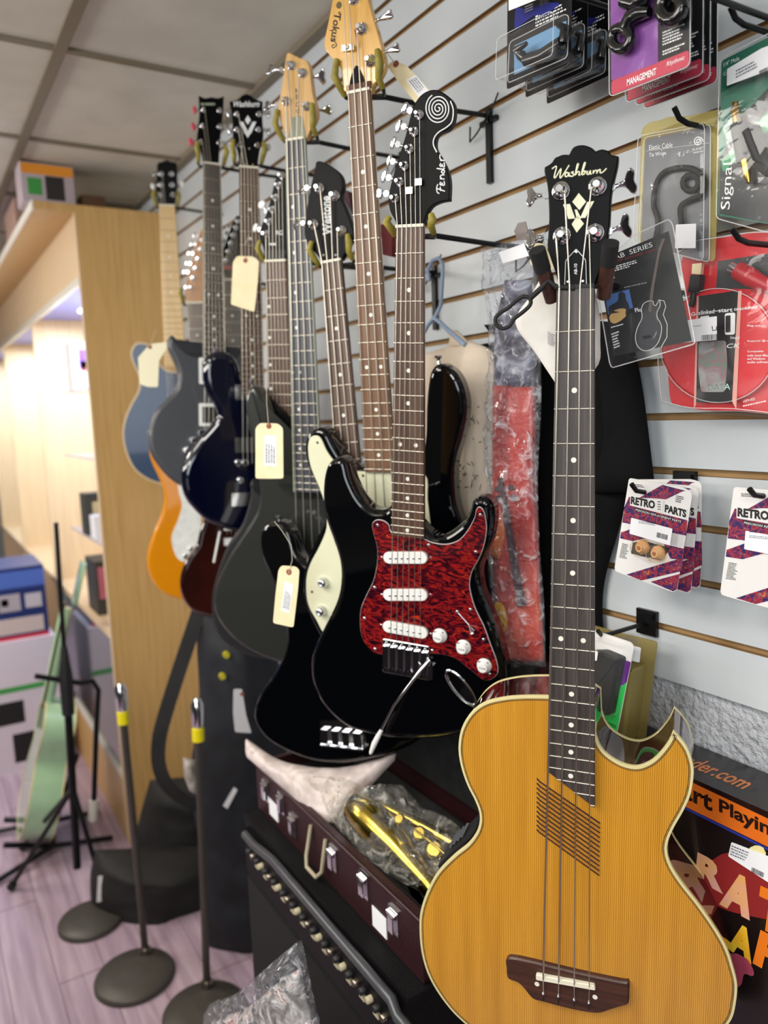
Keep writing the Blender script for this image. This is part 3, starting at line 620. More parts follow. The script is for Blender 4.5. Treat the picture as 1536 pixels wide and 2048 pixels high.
# ---- 4: black bass behind it
def west_extra(F, T, bz, hz):
    B = lambda x, y: F.L(x, y, bz)
    q = [B(642, 1440), B(727, 1440), B(727, 1496), B(642, 1492)]
    br = MB().prism(q, [(0, bz), (0, bz+.004)]).build('bridge', CHROME, T)
    for i in range(4):
        x = q[0][0]+(q[1][0]-q[0][0])*(i+.5)/4; MB().box(x-.007, x+.007, q[2][1]+.006, q[0][1]-.014, bz+.004, bz+.013).tube([(x, q[2][1]+.004, bz+.009), (x, q[2][1]+.012, bz+.009)], .002, 8).build('saddle', CHROME, br)
    MB().box(q[0][0], q[1][0], q[2][1]-.001, q[2][1]+.003, bz, bz+.014).build('bridge_lip', CHROME, br)
    text('logo', 'Westone', F.L(664, 470, hz), F.L(660, 392, hz), F.L(646, 470, hz), hz, mat('silver logo', '#d7dadc', .4), T, .0003, offset=.03)
    p = B(548, 1044); MB().lathe((p[0], p[1], bz-.02), [(.003, 0), (.003, .006), (.0065, .007), (.0065, .011)], 12, ax=1).build('strap_button', CHROME, T)
    for x, y in ((648, 510), (672, 510)):
        p = F.L(x, y, hz); MB().lathe((p[0], p[1], hz), [(.0022, 0), (.002, .001)], 10).build('screw', CHROME, T)
guitar(dict(name='bass_guitar', label='all black bass guitar with silver bridge, angular black headstock, behind the cream pickguard bass', cat='bass guitar',
    nut=(661.5, 523), bot=(693, 900), depth=1.36, az=56, lean=0, S=.864, w=(.0195, .0285), nf=22, fb=ROSE, headmat=HEADBLACK, ns=4, sr=(.0008, .0013), bw=.028, bridge=-.80, pr=.0095, pmap=[1, 0, 2, 3], hz=-.005,
    head=[(642, 520, 1), (622, 496), (609, 472), (610.6, 437), (619, 384), (629, 340), (633, 323), (649, 325), (669, 337.5), (682, 352), (685.5, 373), (681, 393), (692, 420), (704, 455), (706, 475), (693, 499), (682.5, 520, 1)],
    posts=[(640, 377), (628, 449), (670, 392), (684, 462)], keys=[(618, 378, 604, 380, .006), (610, 448, 594, 450, .006)],
    body=[(542, 1044), (562, 1045), (580, 1066), (592, 1105), (615, 1130), (645, 1128), (660, 1090), (700, 1060), (760, 1060), (830, 1060), (860, 1090), (845, 1150), (850, 1220), (880, 1290), (893, 1360), (880, 1430), (840, 1480), (800, 1503), (745, 1519), (684, 1529), (627.5, 1525), (575, 1507), (534, 1482.5), (510, 1452), (505, 1424), (518, 1387), (542, 1352.5), (562.5, 1314), (570, 1280), (566, 1235), (552, 1190), (536, 1149), (522, 1117), (516, 1080), (524, 1055)],
    bodymat=BLACKGLOSS, br=.012, extra=west_extra))

# ---- 5: graphite bass with natural headstock
GRAPH = mat('graphite metallic', '#3b3d3a', .28, .5, .8)
def nat_extra(F, T, bz, hz):
    text('logo', 'Ibanez', F.L(599, 248, hz), F.L(597, 175, hz), F.L(590, 248, hz), hz, mat('faded black logo', '#4c4130', .6), T, .0003, offset=.02)
    p = F.L(503, 771, bz-.02); MB().lathe((p[0], p[1], bz-.02), [(.003, 0), (.003, .007), (.0065, .008), (.0065, .012)], 12, ax=1).build('strap_button', CHROME, T)
    q = F.LL([(577, 277), (583, 235), (605, 232), (612, 277)], hz)
    MB().prism(q, [(0, hz), (0, hz+.0012)]).build('truss_rod_cover', mat('grey green cover', '#8f937e', .4), T)
guitar(dict(name='bass_guitar', label='graphite grey bass guitar with pale ash headstock and slate fingerboard', cat='bass guitar',
    nut=(590, 279), bot=(615, 978), depth=1.41, az=55, lean=-2, S=.864, w=(.0185, .0300), nf=24, fb=EBONY, headmat=MAPLE2, ns=4, sr=(.0008, .0013), bw=.028, bind=mat('aged grey binding', '#9aa08f', .4), dx=-.45, pr=.0085, pmap=[2, 0, 1, 3], hz=-.005,
    head=[(575, 279, 1), (568, 262), (560, 240), (556, 215), (562, 180), (568, 140), (572, 112), (577, 105), (588, 110), (600, 116), (612, 120), (619, 135), (622, 160), (626, 190), (632, 215), (632, 235), (622, 255), (612, 279, 1)],
    posts=[(584, 132), (606, 147), (573, 203), (614, 213)], keys=[(622, 156, 652, 156, .007), (634, 222, 664, 222, .0045), (567, 142, 542, 142, .006), (558, 212, 536, 214, .006)],
    body=[(503, 772), (493, 781), (488, 800), (489, 825), (494, 858), (505.6, 896), (512.6, 945), (517, 990), (512, 1020), (500, 1043), (486, 1064), (469, 1090), (453, 1117), (430.5, 1165.6), (424, 1206), (432.5, 1239), (465, 1280), (514, 1312), (570, 1330), (630, 1330), (690, 1310), (730, 1260), (735, 1200), (715, 1140), (690, 1090), (680, 1040), (690, 980), (690, 950), (660, 955), (640, 985), (600, 985), (572, 972), (556, 940), (545, 890), (536, 850), (524, 805), (512, 778)],
    bodymat=GRAPH, br=.012, extra=nat_extra))

# ---- 6: seven-in-line style black head guitar, tag hanging
PEARLK = mat('pearl white key', '#f3f3f0', .25, 0, .5)
def iban_extra(F, T, bz, hz):
    text('lettering', 'RG', F.L(552, 470, hz), F.L(566, 470, hz), F.L(552, 461, hz), hz, WHITEINK, T)
    fine('small_logo', F.L(538, 492, hz), F.L(553, 492, hz), F.L(538, 483, hz), 1, hz+.0004, WHITEINK, T, 4)
    flat('truss_rod_cover', F.LL([(532, 516), (570, 516), (572, 500), (530, 500)], hz), hz, INK, T, .001)
guitar(dict(name='electric_guitar', label='black electric guitar with raked six-in-line headstock, left of the slate fingerboard bass', cat='electric guitar',
    nut=(550.5, 522), bot=(561, 850), depth=1.53, az=54, lean=-4, S=.648, w=(.0235, .0290), nf=22, fb=ROSE, headmat=HEADBLACK, ns=6, sr=(.0004, .0007), dots=(2.5, 4.5, 6.5, 8.5, 11.5, 14.5), dx=-.75, pr=.0075, hz=-.005,
    head=[(529, 522, 1), (526, 496), (518, 466), (531, 431), (543, 390), (550, 361), (561, 346), (574, 345), (582, 370), (586, 420), (583, 460), (580, 490), (572, 522, 1)],
    posts=[(533, 468), (539, 443.6), (546, 419.6), (552, 395.5), (558, 371), (565, 352)], keys=[(536, 424, 524, 405, .009, PEARLK), (524, 460, 511, 455, .009, PEARLK)],
    body=[(452, 1090), (430, 1150), (420, 1200), (426, 1255), (450, 1290), (500, 1315), (550, 1320), (610, 1305), (645, 1250), (635, 1180), (600, 1120), (600, 1060), (625, 1000), (620, 960), (590, 975), (530, 985), (500, 960), (496, 1000), (480, 1050)],
    bodymat=SATIN, br=.012, extra=iban_extra))

# ---- 7: glossy blue black guitar with diamond emblem
NAVY = mat('midnight blue lacquer', '#04071c', .06, 0, .8, spec=.4)
def w7_extra(F, T, bz, hz):
    text('logo', 'Washburn', F.L(467, 214, hz), F.L(519, 214, hz), F.L(467, 202, hz), hz, WHITEINK, T, .0003, shear=.3, offset=.02)
    q = lambda pts: [F.L(300+.293*x, 150+.293*y, hz) for x, y in pts]
    d = MB()
    for pts in ([(667, 275), (688, 308), (667, 340), (648, 308)], [(612, 320), (635, 320), (668, 385), (660, 405), (645, 400)], [(725, 320), (700, 320), (668, 385), (674, 405), (690, 400)], [(668, 385), (682, 405), (667, 430), (652, 405)]): d.prism(q(pts), [(0, hz), (0, hz+.0006)])
    d.build('diamond_emblem', WHITEINK, T)
    for x, y in ((648, 610), (702, 612), (677, 503)):
        p = q([(x, y)])[0]; MB().lathe((p[0], p[1], hz), [(.0025, 0), (.002, .001)], 10).build('screw', CHROME, T)
    p = F.L(430, 706, bz-.02); MB().lathe((p[0], p[1], bz-.02), [(.003, 0), (.003, .006), (.007, .007), (.007, .010)], 12, ax=1).build('strap_button', CHROME, T)
    for y in (800, 905): 
        a = F.L(470, y, bz); MB().prism(rring([(a[0]+.0, a[1]), (a[0]+.05, a[1]), (a[0]+.05, a[1]+.035), (a[0], a[1]+.035)], .004), [(0, bz), (0, bz+.006)]).build('pickup', CHROME, T)
    for x, y in ((476, 925), (490, 925), (480, 960)):
        p = F.L(x, y, bz); MB().lathe((p[0], p[1], bz), [(.009, 0), (.008, .012), (.006, .013)], 16).build('control_knob', CHROME, T)
    a = F.L(462, 985, bz); c = F.L(505, 1010, bz); MB().box(a[0], c[0], c[1], a[1], bz, bz+.010).build('bridge', CHROME, T)
guitar(dict(name='electric_guitar', label='midnight blue electric guitar with scalloped black headstock and white diamond emblem', cat='electric guitar',
    nut=(498, 335), bot=(506, 780), depth=1.68, az=16, lean=-3, S=.648, w=(.0212, .0260), nf=24, fb=ROSE, headmat=HEADBLACK, ns=6, sr=(.0004, .0007), bw=.026, pairs=False, pr=.006, pmap=[2, 1, 0, None, None, None], hz=-.005,
    dots=(2.5, 4.5, 6.5, 8.5, 11.5, 14.5, 16.5, 18.5, 20.5), fret=mat('tarnished fret', '#a9a192', .35, .8),
    head=[(481, 335, 1), (476, 300), (467, 276), (465.5, 238), (460, 203, 1), (476, 198), (484, 191), (493, 188), (502, 191), (511, 198), (525.6, 203, 1), (525, 238), (527, 273), (520, 300), (515, 335, 1)],
    posts=[(473, 229), (473, 260), (480, 290), (517, 229), (516, 260), (514, 291)], keys=[(463, 228, 452, 231, .008), (465, 262, 454, 265, .008), (470, 288, 458, 292, .008), (528, 228, 541, 232, .008), (529, 262, 541, 266, .008), (523, 292, 541, 298, .008)],
    body=[(440, 702), (424, 705), (411, 716), (406, 737), (407.6, 763), (416, 790), (430, 813), (435, 832), (421.6, 852), (399, 877), (379.6, 905), (366, 933.6), (362, 964), (370, 995), (388, 1020), (416, 1045), (452, 1060), (500, 1066), (560, 1060), (610, 1040), (640, 1000), (650, 940), (635, 880), (605, 840), (585, 800), (590, 755), (575, 730), (555, 745), (535, 780), (500, 790), (486, 765), (478, 730), (462, 708)],
    bodymat=NAVY, br=.016, extra=w7_extra))

# ---- 8: charcoal single-cut guitar, pink keys
CHAR = mat('charcoal satin', '#43454a', .42, .1, .15)
PINK = mat('pink key', '#d24a5e', .3, 0, .5)
def g8_extra(F, T, bz, hz):
    fine('logo', F.L(402, 212, hz), F.L(444, 212, hz), F.L(402, 203, hz), 1, hz+.0005, mat('pale green print', '#a9b9a0', .5), T, 2)
    for y0, y1 in ((718, 768), (808, 852)):
        a, c = F.L(398, y1, bz), F.L(458, y0, bz)
        fm = MB().prism(rring([(a[0], a[1]), (c[0], a[1]), (c[0], c[1]), (a[0], c[1])], .003), [(0, bz), (0, bz+.003)]).build('pickup_frame', WHITEP, T)
        MB().box(a[0]+.008, c[0]-.008, a[1]+.008, c[1]-.008, bz+.003, bz+.006).build('pickup', SATIN, fm)
    for x, y in ((403, 866), (385, 880), (372, 900)):
        p = F.L(x, y, bz); MB().lathe((p[0], p[1], bz), [(.010, 0), (.009, .014), (.007, .016)], 16).build('control_knob', CHROME, T)
    p = F.L(305, 868, bz-.02); MB().lathe((p[0], p[1], bz-.02), [(.008, -.012), (.008, .002), (.006, .004)], 14, ax=0).build('jack_socket', CHROME, T)
guitar(dict(name='electric_guitar', label='charcoal single-cutaway electric guitar with white pickup frames and pink tuning keys', cat='electric guitar',
    nut=(424, 328), bot=(428.5, 690), depth=1.83, az=12, lean=2, S=.628, w=(.0190, .0245), nf=22, fb=ROSE2, headmat=HEADBLACK, ns=6, sr=(.0004, .0007), bind=mat('ivory binding', '#b9b7a6', .4), pr=.006, pmap=[2, 1, 0, None, None, None], hz=-.005,
    head=[(408, 328, 1), (404, 305), (395, 279), (397, 252.5), (399.6, 223), (398, 191, 1), (410, 196), (423, 194), (436, 196), (448, 192, 1), (446.5, 223), (443, 255), (441, 280), (439, 305), (438, 328, 1)],
    posts=[(406, 221), (404, 253), (401, 285), (438, 222), (438, 254), (438, 286)], keys=[(397, 222, 385, 222, .009, PINK), (396, 254, 382, 256, .009, PINK), (393, 284, 377, 287, .009, PINK), (449, 224, 460, 226, .009), (449, 254, 459, 256, .009), (445, 288, 456, 292, .009)],
    body=[(343, 670), (336, 680), (337, 697), (344, 712), (354, 735), (357, 757), (349, 782), (332, 799), (312, 820), (301, 847), (297, 875), (303, 908), (323.6, 939), (346, 961.6), (372, 976), (410, 984), (450, 984), (490, 970), (520, 940), (530, 900), (522, 860), (500, 820), (488, 790), (490, 755), (500, 720), (490, 690), (470, 705), (455, 720), (420, 715), (384, 705), (365, 692), (352, 676)],
    bodymat=CHAR, br=.010, extra=g8_extra))

# ---- 9: brown sunburst guitar
BROWN = ramped('brown sunburst', [(.3, '#1a0806'), (.7, '#3c130c')], nscale=4, rough=.1, coat=1)
def g9_extra(F, T, bz, hz):
    for y0, y1 in ((1045, 1060), (1075, 1090)):
        a, c = F.L(448, y1, bz), F.L(478, y0, bz); MB().box(a[0], c[0], a[1], c[1], bz, bz+.008).build('pickup', WHITEP, T)
    a, c = F.L(440, 1060, bz), F.L(428, 1120, bz); MB().tube([a+(bz+.02,), c+(bz+.03,)], .003, 10).build('tremolo_arm', WHITEP, T)
    p = F.L(448, 535, hz); MB().box(p[0]-.006, p[0]+.02, p[1]-.004, p[1]+.004, hz, hz+.002).build('red_mark', mat('red mark', '#b3152c', .4), T)
guitar(dict(name='electric_guitar', label='brown sunburst electric guitar with small raked black headstock, low behind the blue one', cat='electric guitar',
    nut=(463, 560), bot=(468, 780), depth=1.93, az=20, lean=-2, S=.648, w=(.0205, .0260), nf=22, fb=ROSE2, headmat=HEADBLACK, ns=6, sr=(.0004, .0007), pr=.0065, hz=-.005,
    head=[(448, 560, 1), (445, 531), (443, 513), (452, 481), (464, 450), (473, 432), (482, 436), (484, 460), (481, 490), (481, 531), (478, 560, 1)],
    posts=[(452, 520), (456, 503), (461, 486), (466, 470), (471, 455), (475, 442)], keys=[(444, 520, 436, 516, .008), (448, 502, 440, 498, .008), (453, 486, 445, 482, .008), (458, 470, 450, 466, .008), (463, 455, 455, 451, .008)],
    body=[(412, 985), (410, 1030), (398, 1068), (392, 1092), (372, 1121), (360, 1155), (362, 1190), (378, 1217), (401, 1231), (440, 1238), (490, 1232), (530, 1200), (540, 1150), (520, 1100), (510, 1050), (522, 1000), (515, 965), (490, 985), (450, 990), (425, 965)],
    bodymat=BROWN, br=.012, extra=g9_extra))

# ---- 10: blue guitar with maple neck
BLUE = mat('trans blue lacquer', '#0a2c52', .2, 0, .25, spec=.3)
def g10_body(F, T, body, bz):
    MB().prism(body, roundprof(bz-.043, bz-.001, .002, 2)).build('side', BLUE, T)
    MB().prism(body, [(-.0008, bz-.006), (-.0008, bz), (.005, bz+.0006), (.005, bz-.002)], caps=False).build('binding', mat('pale wood binding', '#c8b08a', .4), T)
    MB().prism(body, [(.005, bz-.004), (.005, bz+.0003)]).build('top', BLUE, T)
guitar(dict(name='electric_guitar', label='blue electric guitar with pale maple neck, hanging nearest the oak cabinet', cat='electric guitar',
    nut=(333.5, 411), bot=(348, 690), depth=2.30, az=22, lean=-2, S=.648, w=(.0225, .0330), nf=22, fb=MAPLEFB, headmat=HEADBLACK, neckmat=MAPLEFB, ns=6, sr=(.0004, .0007), pr=.008, pmap=[2, 1, 0, None, None, None], hz=-.005, dots=(2.5, 4.5, 6.5, 8.5), fret=mat('dull fret', '#b08d5a', .5),
    head=[(317, 411, 1), (313, 390), (312, 367), (314, 345), (315, 327), (325, 323), (333, 320), (342, 323), (353, 327), (354, 345), (354, 370), (352, 390), (350, 411, 1)],
    posts=[(322, 348), (321, 370), (319, 390), (343, 348), (344, 370), (346, 390)], keys=[(313, 372, 303, 375, .010, PEARLK), (355, 369, 368, 370, .010, PEARLK), (313, 350, 306, 349, .008), (313, 392, 305, 394, .008), (355, 392, 362, 393, .008)],
    body=[(283, 685), (270, 688), (262, 702), (263, 718), (270, 736), (279, 757), (276, 782), (262, 808), (250, 836), (245, 866), (250, 900), (265, 934), (285, 953), (312, 966), (350, 972), (390, 968), (425, 945), (440, 900), (432, 860), (412, 825), (405, 790), (415, 750), (412, 710), (395, 690), (380, 715), (366, 740), (335, 740), (315, 720), (300, 692)],
    bodyfn=g10_body))

# ---- 11: orange guitar
ORANGE = mat('amber orange lacquer', '#e08c08', .12, 0, 1)
def g11_extra(F, T, bz, hz):
    pg = smooth(F.LL([(356, 962), (372, 985), (398, 1010), (402, 1050), (392, 1092), (372, 1121), (356, 1117), (346, 1095), (344, 1070), (356, 1040), (364, 1010), (358, 985)], bz), 4)
    MB().prism(pg, [(0, bz), (0, bz+.0025)]).build('pickguard', ramped('white pearl guard', [(.3, '#dfe2dc'), (.7, '#f4f4ee')], nscale=60, rough=.2), T)
    for x, y in ((373, 1112), (384, 1098)):
        p = F.L(x, y, bz); MB().lathe((p[0], p[1], bz), [(.010, 0), (.009, .012), (.007, .013)], 14).build('control_knob', CHROME, T)
guitar(dict(name='electric_guitar', label='bright orange electric guitar with white pearl pickguard', cat='electric guitar',
    nut=(389, 606), bot=(396, 690), depth=2.13, az=22, lean=-2, S=.648, w=(.0215, .0275), nf=22, fb=ROSE, headmat=ORHEAD, neckmat=MAPLEFB, ns=6, sr=(.0004, .0007), pr=.008, hz=-.005, dots=(2.5, 4.5, 6.5),
    head=[(373, 606, 1), (371, 585), (374, 560), (383, 530), (392, 492), (402, 462), (415, 450), (426, 458), (426, 500), (418, 530), (412, 560), (407, 606, 1)],
    posts=[(380, 575), (385, 556), (390, 537), (395, 518), (400, 499), (405, 480)], keys=[(372, 575, 364, 588, .011, PEARLK), (375, 545, 366, 545, .008), (380, 528, 371, 527, .008), (385, 508, 375, 507, .008), (390, 490, 381, 488, .008), (395, 473, 387, 470, .008)],
    body=[(318, 868), (303, 880), (298, 905), (305, 930), (318, 958), (328, 990), (324, 1022), (310, 1058), (296, 1098), (294, 1132), (302, 1158), (319, 1181.6), (346, 1196), (385, 1202), (425, 1192), (455, 1160), (462, 1115), (450, 1060), (440, 1010), (445, 960), (440, 915), (425, 895), (412, 915), (405, 940), (375, 945), (352, 925), (335, 885)],
    bodymat=ORANGE, br=.010, extra=g11_extra))

# ================================================================ hangers
def hanger(g, label, y=.022, half=None, foam=False, sl=1, wz=0, reach=None, mult=1):
    F = Fr(*g['nut'], depth=g['depth'], az=g['az'], lean=g.get('lean', -3), bot=g['bot'])
    hw = half or (g['w'][0]+.009)
    P = F.W(0, y-.006, -.045)
    wall = Vector((P.x, -.004, P.z+wz)); fwd = Vector((0, 1, 0))
    if reach: wall = Vector((P.x+reach, -.004, P.z+wz))
    T = thing('guitar_hanger', label, 'hanger', Matrix.Translation(wall), 'guitar hangers on the slatted wall')
    lo = lambda p: tuple(Vector(p)-wall)
    a = MB()
    mid = P.lerp(wall, .12); mid.z = P.z+.004
    a.tube([lo(P), lo(mid), lo(P.lerp(wall, .6)), lo(wall-fwd*.02), lo(wall-fwd*.006), lo(wall-fwd*.004-Vector((0, 0, .012)))], .0042, 10)
    yk = [F.W(-hw, y+.004, -.006), F.W(-hw, y-.006, -.022), F.W(-hw*.8, y-.008, -.040), P, F.W(hw*.8, y-.008, -.040), F.W(hw, y-.006, -.022), F.W(hw, y+.004, -.006)]
    a.tube([lo(p) for p in yk], .0032, 8)
    a.build('arm', BLACKMET, T)
    MB().tube([(-.045, -.006, -.004), (-.044, -.008, -.030), (-.02, -.012, -.024), (.02, -.010, .004), (.03, -.004, .028)], .0016, 6).build('wire_clip', BLACKMET, T)
    MB().box(-.006, .006, -.004, .003, -.11, .012).box(-.022, .022, -.004, .003, -.012, -.004).build('wall_plate', BLACKMET, T)
    for s in (-1, 1):
        q = [F.W(s*hw, y-.004, -.018), F.W(s*(hw+.001), y+.006*sl, -.004), F.W(s*(hw+.004)*1.04, y+.020*sl, .002), F.W(s*(hw+.002), y+.034*mult*sl, -.002)]
        if foam:
            MB().tube([lo(F.W(s*hw*1.02, y-.022, -.022)), lo(F.W(s*hw*1.25, y+.012, .006))], .0085, 14).build('wooden_peg', BRIDGEW, T)
            MB().tube([lo(F.W(s*hw*1.25, y+.010, .004)), lo(F.W(s*hw*1.38, y+.030, .020))], [.0095, .0095], 16).build('foam_cap', RUBBER, T)
        else:
            MB().tube([lo(p) for p in q], [.0045, .0055, .0062, .0045], 10).build('rubber_sleeve', YRUB, T)
GL = []
def G_(nut, bot, depth, az, lean, w0): return dict(nut=nut, bot=bot, depth=depth, az=az, lean=lean, w=(w0, w0))
hanger(WASH, 'hanger with black foam caps holding the acoustic bass', y=.012, half=.029, foam=True, wz=-.0)
hanger(STRAT, 'black wire hanger with yellow sleeves below the swirl headstock', y=-.004, half=.030, mult=.9, sl=.6)
hanger(G_((716.5, 183), (760, 955), 1.19, 57, -5, .0192), 'yellow sleeved hanger gripping the amber headstock', reach=.02, y=.008, half=.033, mult=1.3)
hanger(G_((661.5, 523), (693, 900), 1.36, 56, 0, .0195), 'yellow sleeved hanger under the angular black bass headstock', y=.006, half=.034)
hanger(G_((590, 279), (615, 978), 1.41, 55, -2, .0185), 'yellow sleeved hanger under the pale ash headstock', y=.012, half=.034, mult=1.3)
hanger(G_((550.5, 522), (561, 850), 1.53, 54, -4, .0235), 'yellow sleeved hanger under the raked six-in-line headstock', y=.006, half=.033)
hanger(G_((498, 335), (506, 780), 1.68, 16, -3, .0212), 'yellow sleeved hanger under the white diamond headstock', y=.020, half=.030)
hanger(G_((424, 328), (428.5, 690), 1.83, 12, 2, .0190), 'yellow sleeved hanger under the headstock with pink keys', y=.012, half=.030)
hanger(G_((463, 560), (468, 780), 1.93, 20, -2, .0205), 'yellow sleeved hanger under the small raked black headstock', y=.006, half=.030)
hanger(G_((333.5, 411), (348, 690), 2.30, 22, -2, .0225), 'yellow sleeved hanger holding the maple necked guitar', y=.008, half=.032)
hanger(G_((389, 606), (396, 690), 2.13, 22, -2, .0215), 'yellow sleeved hanger holding the orange headstock', y=.006, half=.031)

# ================================================================ swing tags
def swing_tag(px, depth, az, label, ring, strg, sticker=None, m=None, cut=True, lean=0, body='bar'):
    F = Fr(*px[0], depth=depth, az=az, lean=lean); T = F.thing('price_tag', label, 'price tag', 'manila price tags')
    o = F.LL(px); MB().prism(rring(o, .004, 2), [(0, -.0004), (0, .0004)]).build('card', m or MANILA, T)
    if ring:
        p = F.L(*ring); MB().lathe((p[0], p[1], .0004), [(.0052, 0), (.0050, .0004), (.0022, .0004), (.0022, 0)], 16).build('hole_ring', mat('brown reinforcement ring', '#9a4a34', .7), T)
        if strg: MB().tube([p+(.001,)]+[F.L(*q)+(.003,) for q in strg], .0006, 5).build('string', mat('cotton string', '#c9c2ac', .8), T)
    if sticker:
        s = F.LL(sticker); flat('sticker', s, .0005, PAPER, T, .0003)
        s_ = [Vector(k_) for k_ in s]; c_ = (s_[0]+s_[1]+s_[2]+s_[3])/4; s_ = [k_*.8+c_*.2 for k_ in s_]; fine('fine_print', s_[1], s_[2], s_[0], 4, .0010, GREYINK, T, 5)
    return F, T
swing_tag([(466, 524), (474, 512), (506, 513), (518, 522), (516, 560), (509, 624), (462, 609), (464, 560)], 1.62, 50, 'blank manila tag hanging in front of the neck below the diamond headstock', (491, 521), [(492, 490), (500, 470)])
swing_tag([(511, 856), (520, 846), (556, 847), (566, 856), (567, 957), (539, 957.5), (511, 957)], 1.37, 50, 'manila tag with white sticker hanging over the rosewood neck, left of the slate fingerboard', (538, 852), [(537, 830), (535, 805), (534, 480)], [(528, 931), (553, 933), (553, 871), (530, 871)])
swing_tag([(557, 1140), (563, 1131), (592, 1133), (599, 1140), (596, 1180), (587, 1255), (546, 1246), (551, 1190)], 1.30, 50, 'manila tag with white sticker hanging at the black bass horn, lower than the others', (578, 1144), [(586, 1120), (584, 1090), (565, 1060), (550, 1042)], [(563, 1220), (579, 1226), (587, 1170), (570, 1162)])
swing_tag([(279, 768), (276, 715), (300, 688), (332, 684), (336, 692), (318, 722), (316, 774), (296, 774)], 1.95, 30, 'cream bent tag in front of the blue guitar upper horn', (300, 694), [(305, 680), (312, 660)], None, mat('pale cream card', '#efe8c6', .7))
swing_tag([(774, 132), (786, 121), (812, 130), (868, 190), (846, 216), (830, 205), (800, 168)], 1.22, 60, 'manila tag with a brown ring tied behind the amber headstock', (792, 128), [(782, 116), (776, 108)], [(812, 160), (832, 150), (862, 188), (845, 205)])
swing_tag([(467, 1378), (484, 1378), (492, 1430), (503, 1466), (470, 1464), (466, 1425)], 1.93, 14, 'grey white tag hanging low beside the black bags', (484, 1388), None, None, mat('grey white card', '#c9c6c8', .7))
swing_tag([(1059, 530), (1070, 485), (1090, 488), (1112, 540)], .93, 53, 'manila tag tucked behind the acoustic bass hanger', None, None)

# ================================================================ hooks on the wall
def hook(tip, bend, off, label, plate=True, r=.0033):
    a, c = wallp(*tip, off+.010), wallp(*bend, off); w_ = Vector((c.x, -.003, c.z+.002))
    T = thing('wall_hook', label, 'hook', Matrix.Translation(w_), 'display hooks on the slatted wall'); lo = lambda p: tuple(Vector(p)-w_)
    m1 = c+Vector((0, .012, 0)); MB().tube([lo(a), lo(a.lerp(c, .75)), lo(m1), lo(w_)], r, 12).build('rod', BLACKMET, T)
    if plate: MB().box(-.018, .018, -.004, .002, -.018, .020).box(-.014, .014, -.008, -.002, .008, .016).build('plate', BLACKMET, T)
hook((1348, 214), (1362, 244), .10, 'black hook holding the grey tie wrap pack')
hook((1461, 14), (1474, 44), .10, 'empty looking black hook above the green pack, top right')
hook((1464, 458), (1482, 484), .12, 'black hook holding the red data cable pack')
hook((1263, 968), (1276, 986), .10, 'black hook through the front knob card')
hook((1499, 978), (1512, 994), .10, 'black hook at the right picture edge through a knob card')
hook((1196, 1262), (1204, 1272), .10, 'black hook holding the green photo pack')
hook((1100, -40), (1112, -20), .20, 'black hook above the blue capo packs')
hook((1320, -60), (1334, -40), .24, 'black hook above the purple management packs')
# ================================================================ hanging packs
A = lambda x, y: (960+.375*x, .375*y)
def rim(pts, r, z, T, rad=.0007): MB().tube([(a[0], a[1], z) for a in rring(pts, r)], rad, 6, closed=True).build('plastic_rim', RIMP, T)
def sheet(F, name, pts, z, m, T, t=.0005, r=.003): return flat(name, F.LL([A(*p) for p in pts]), z, m, T, t, r)
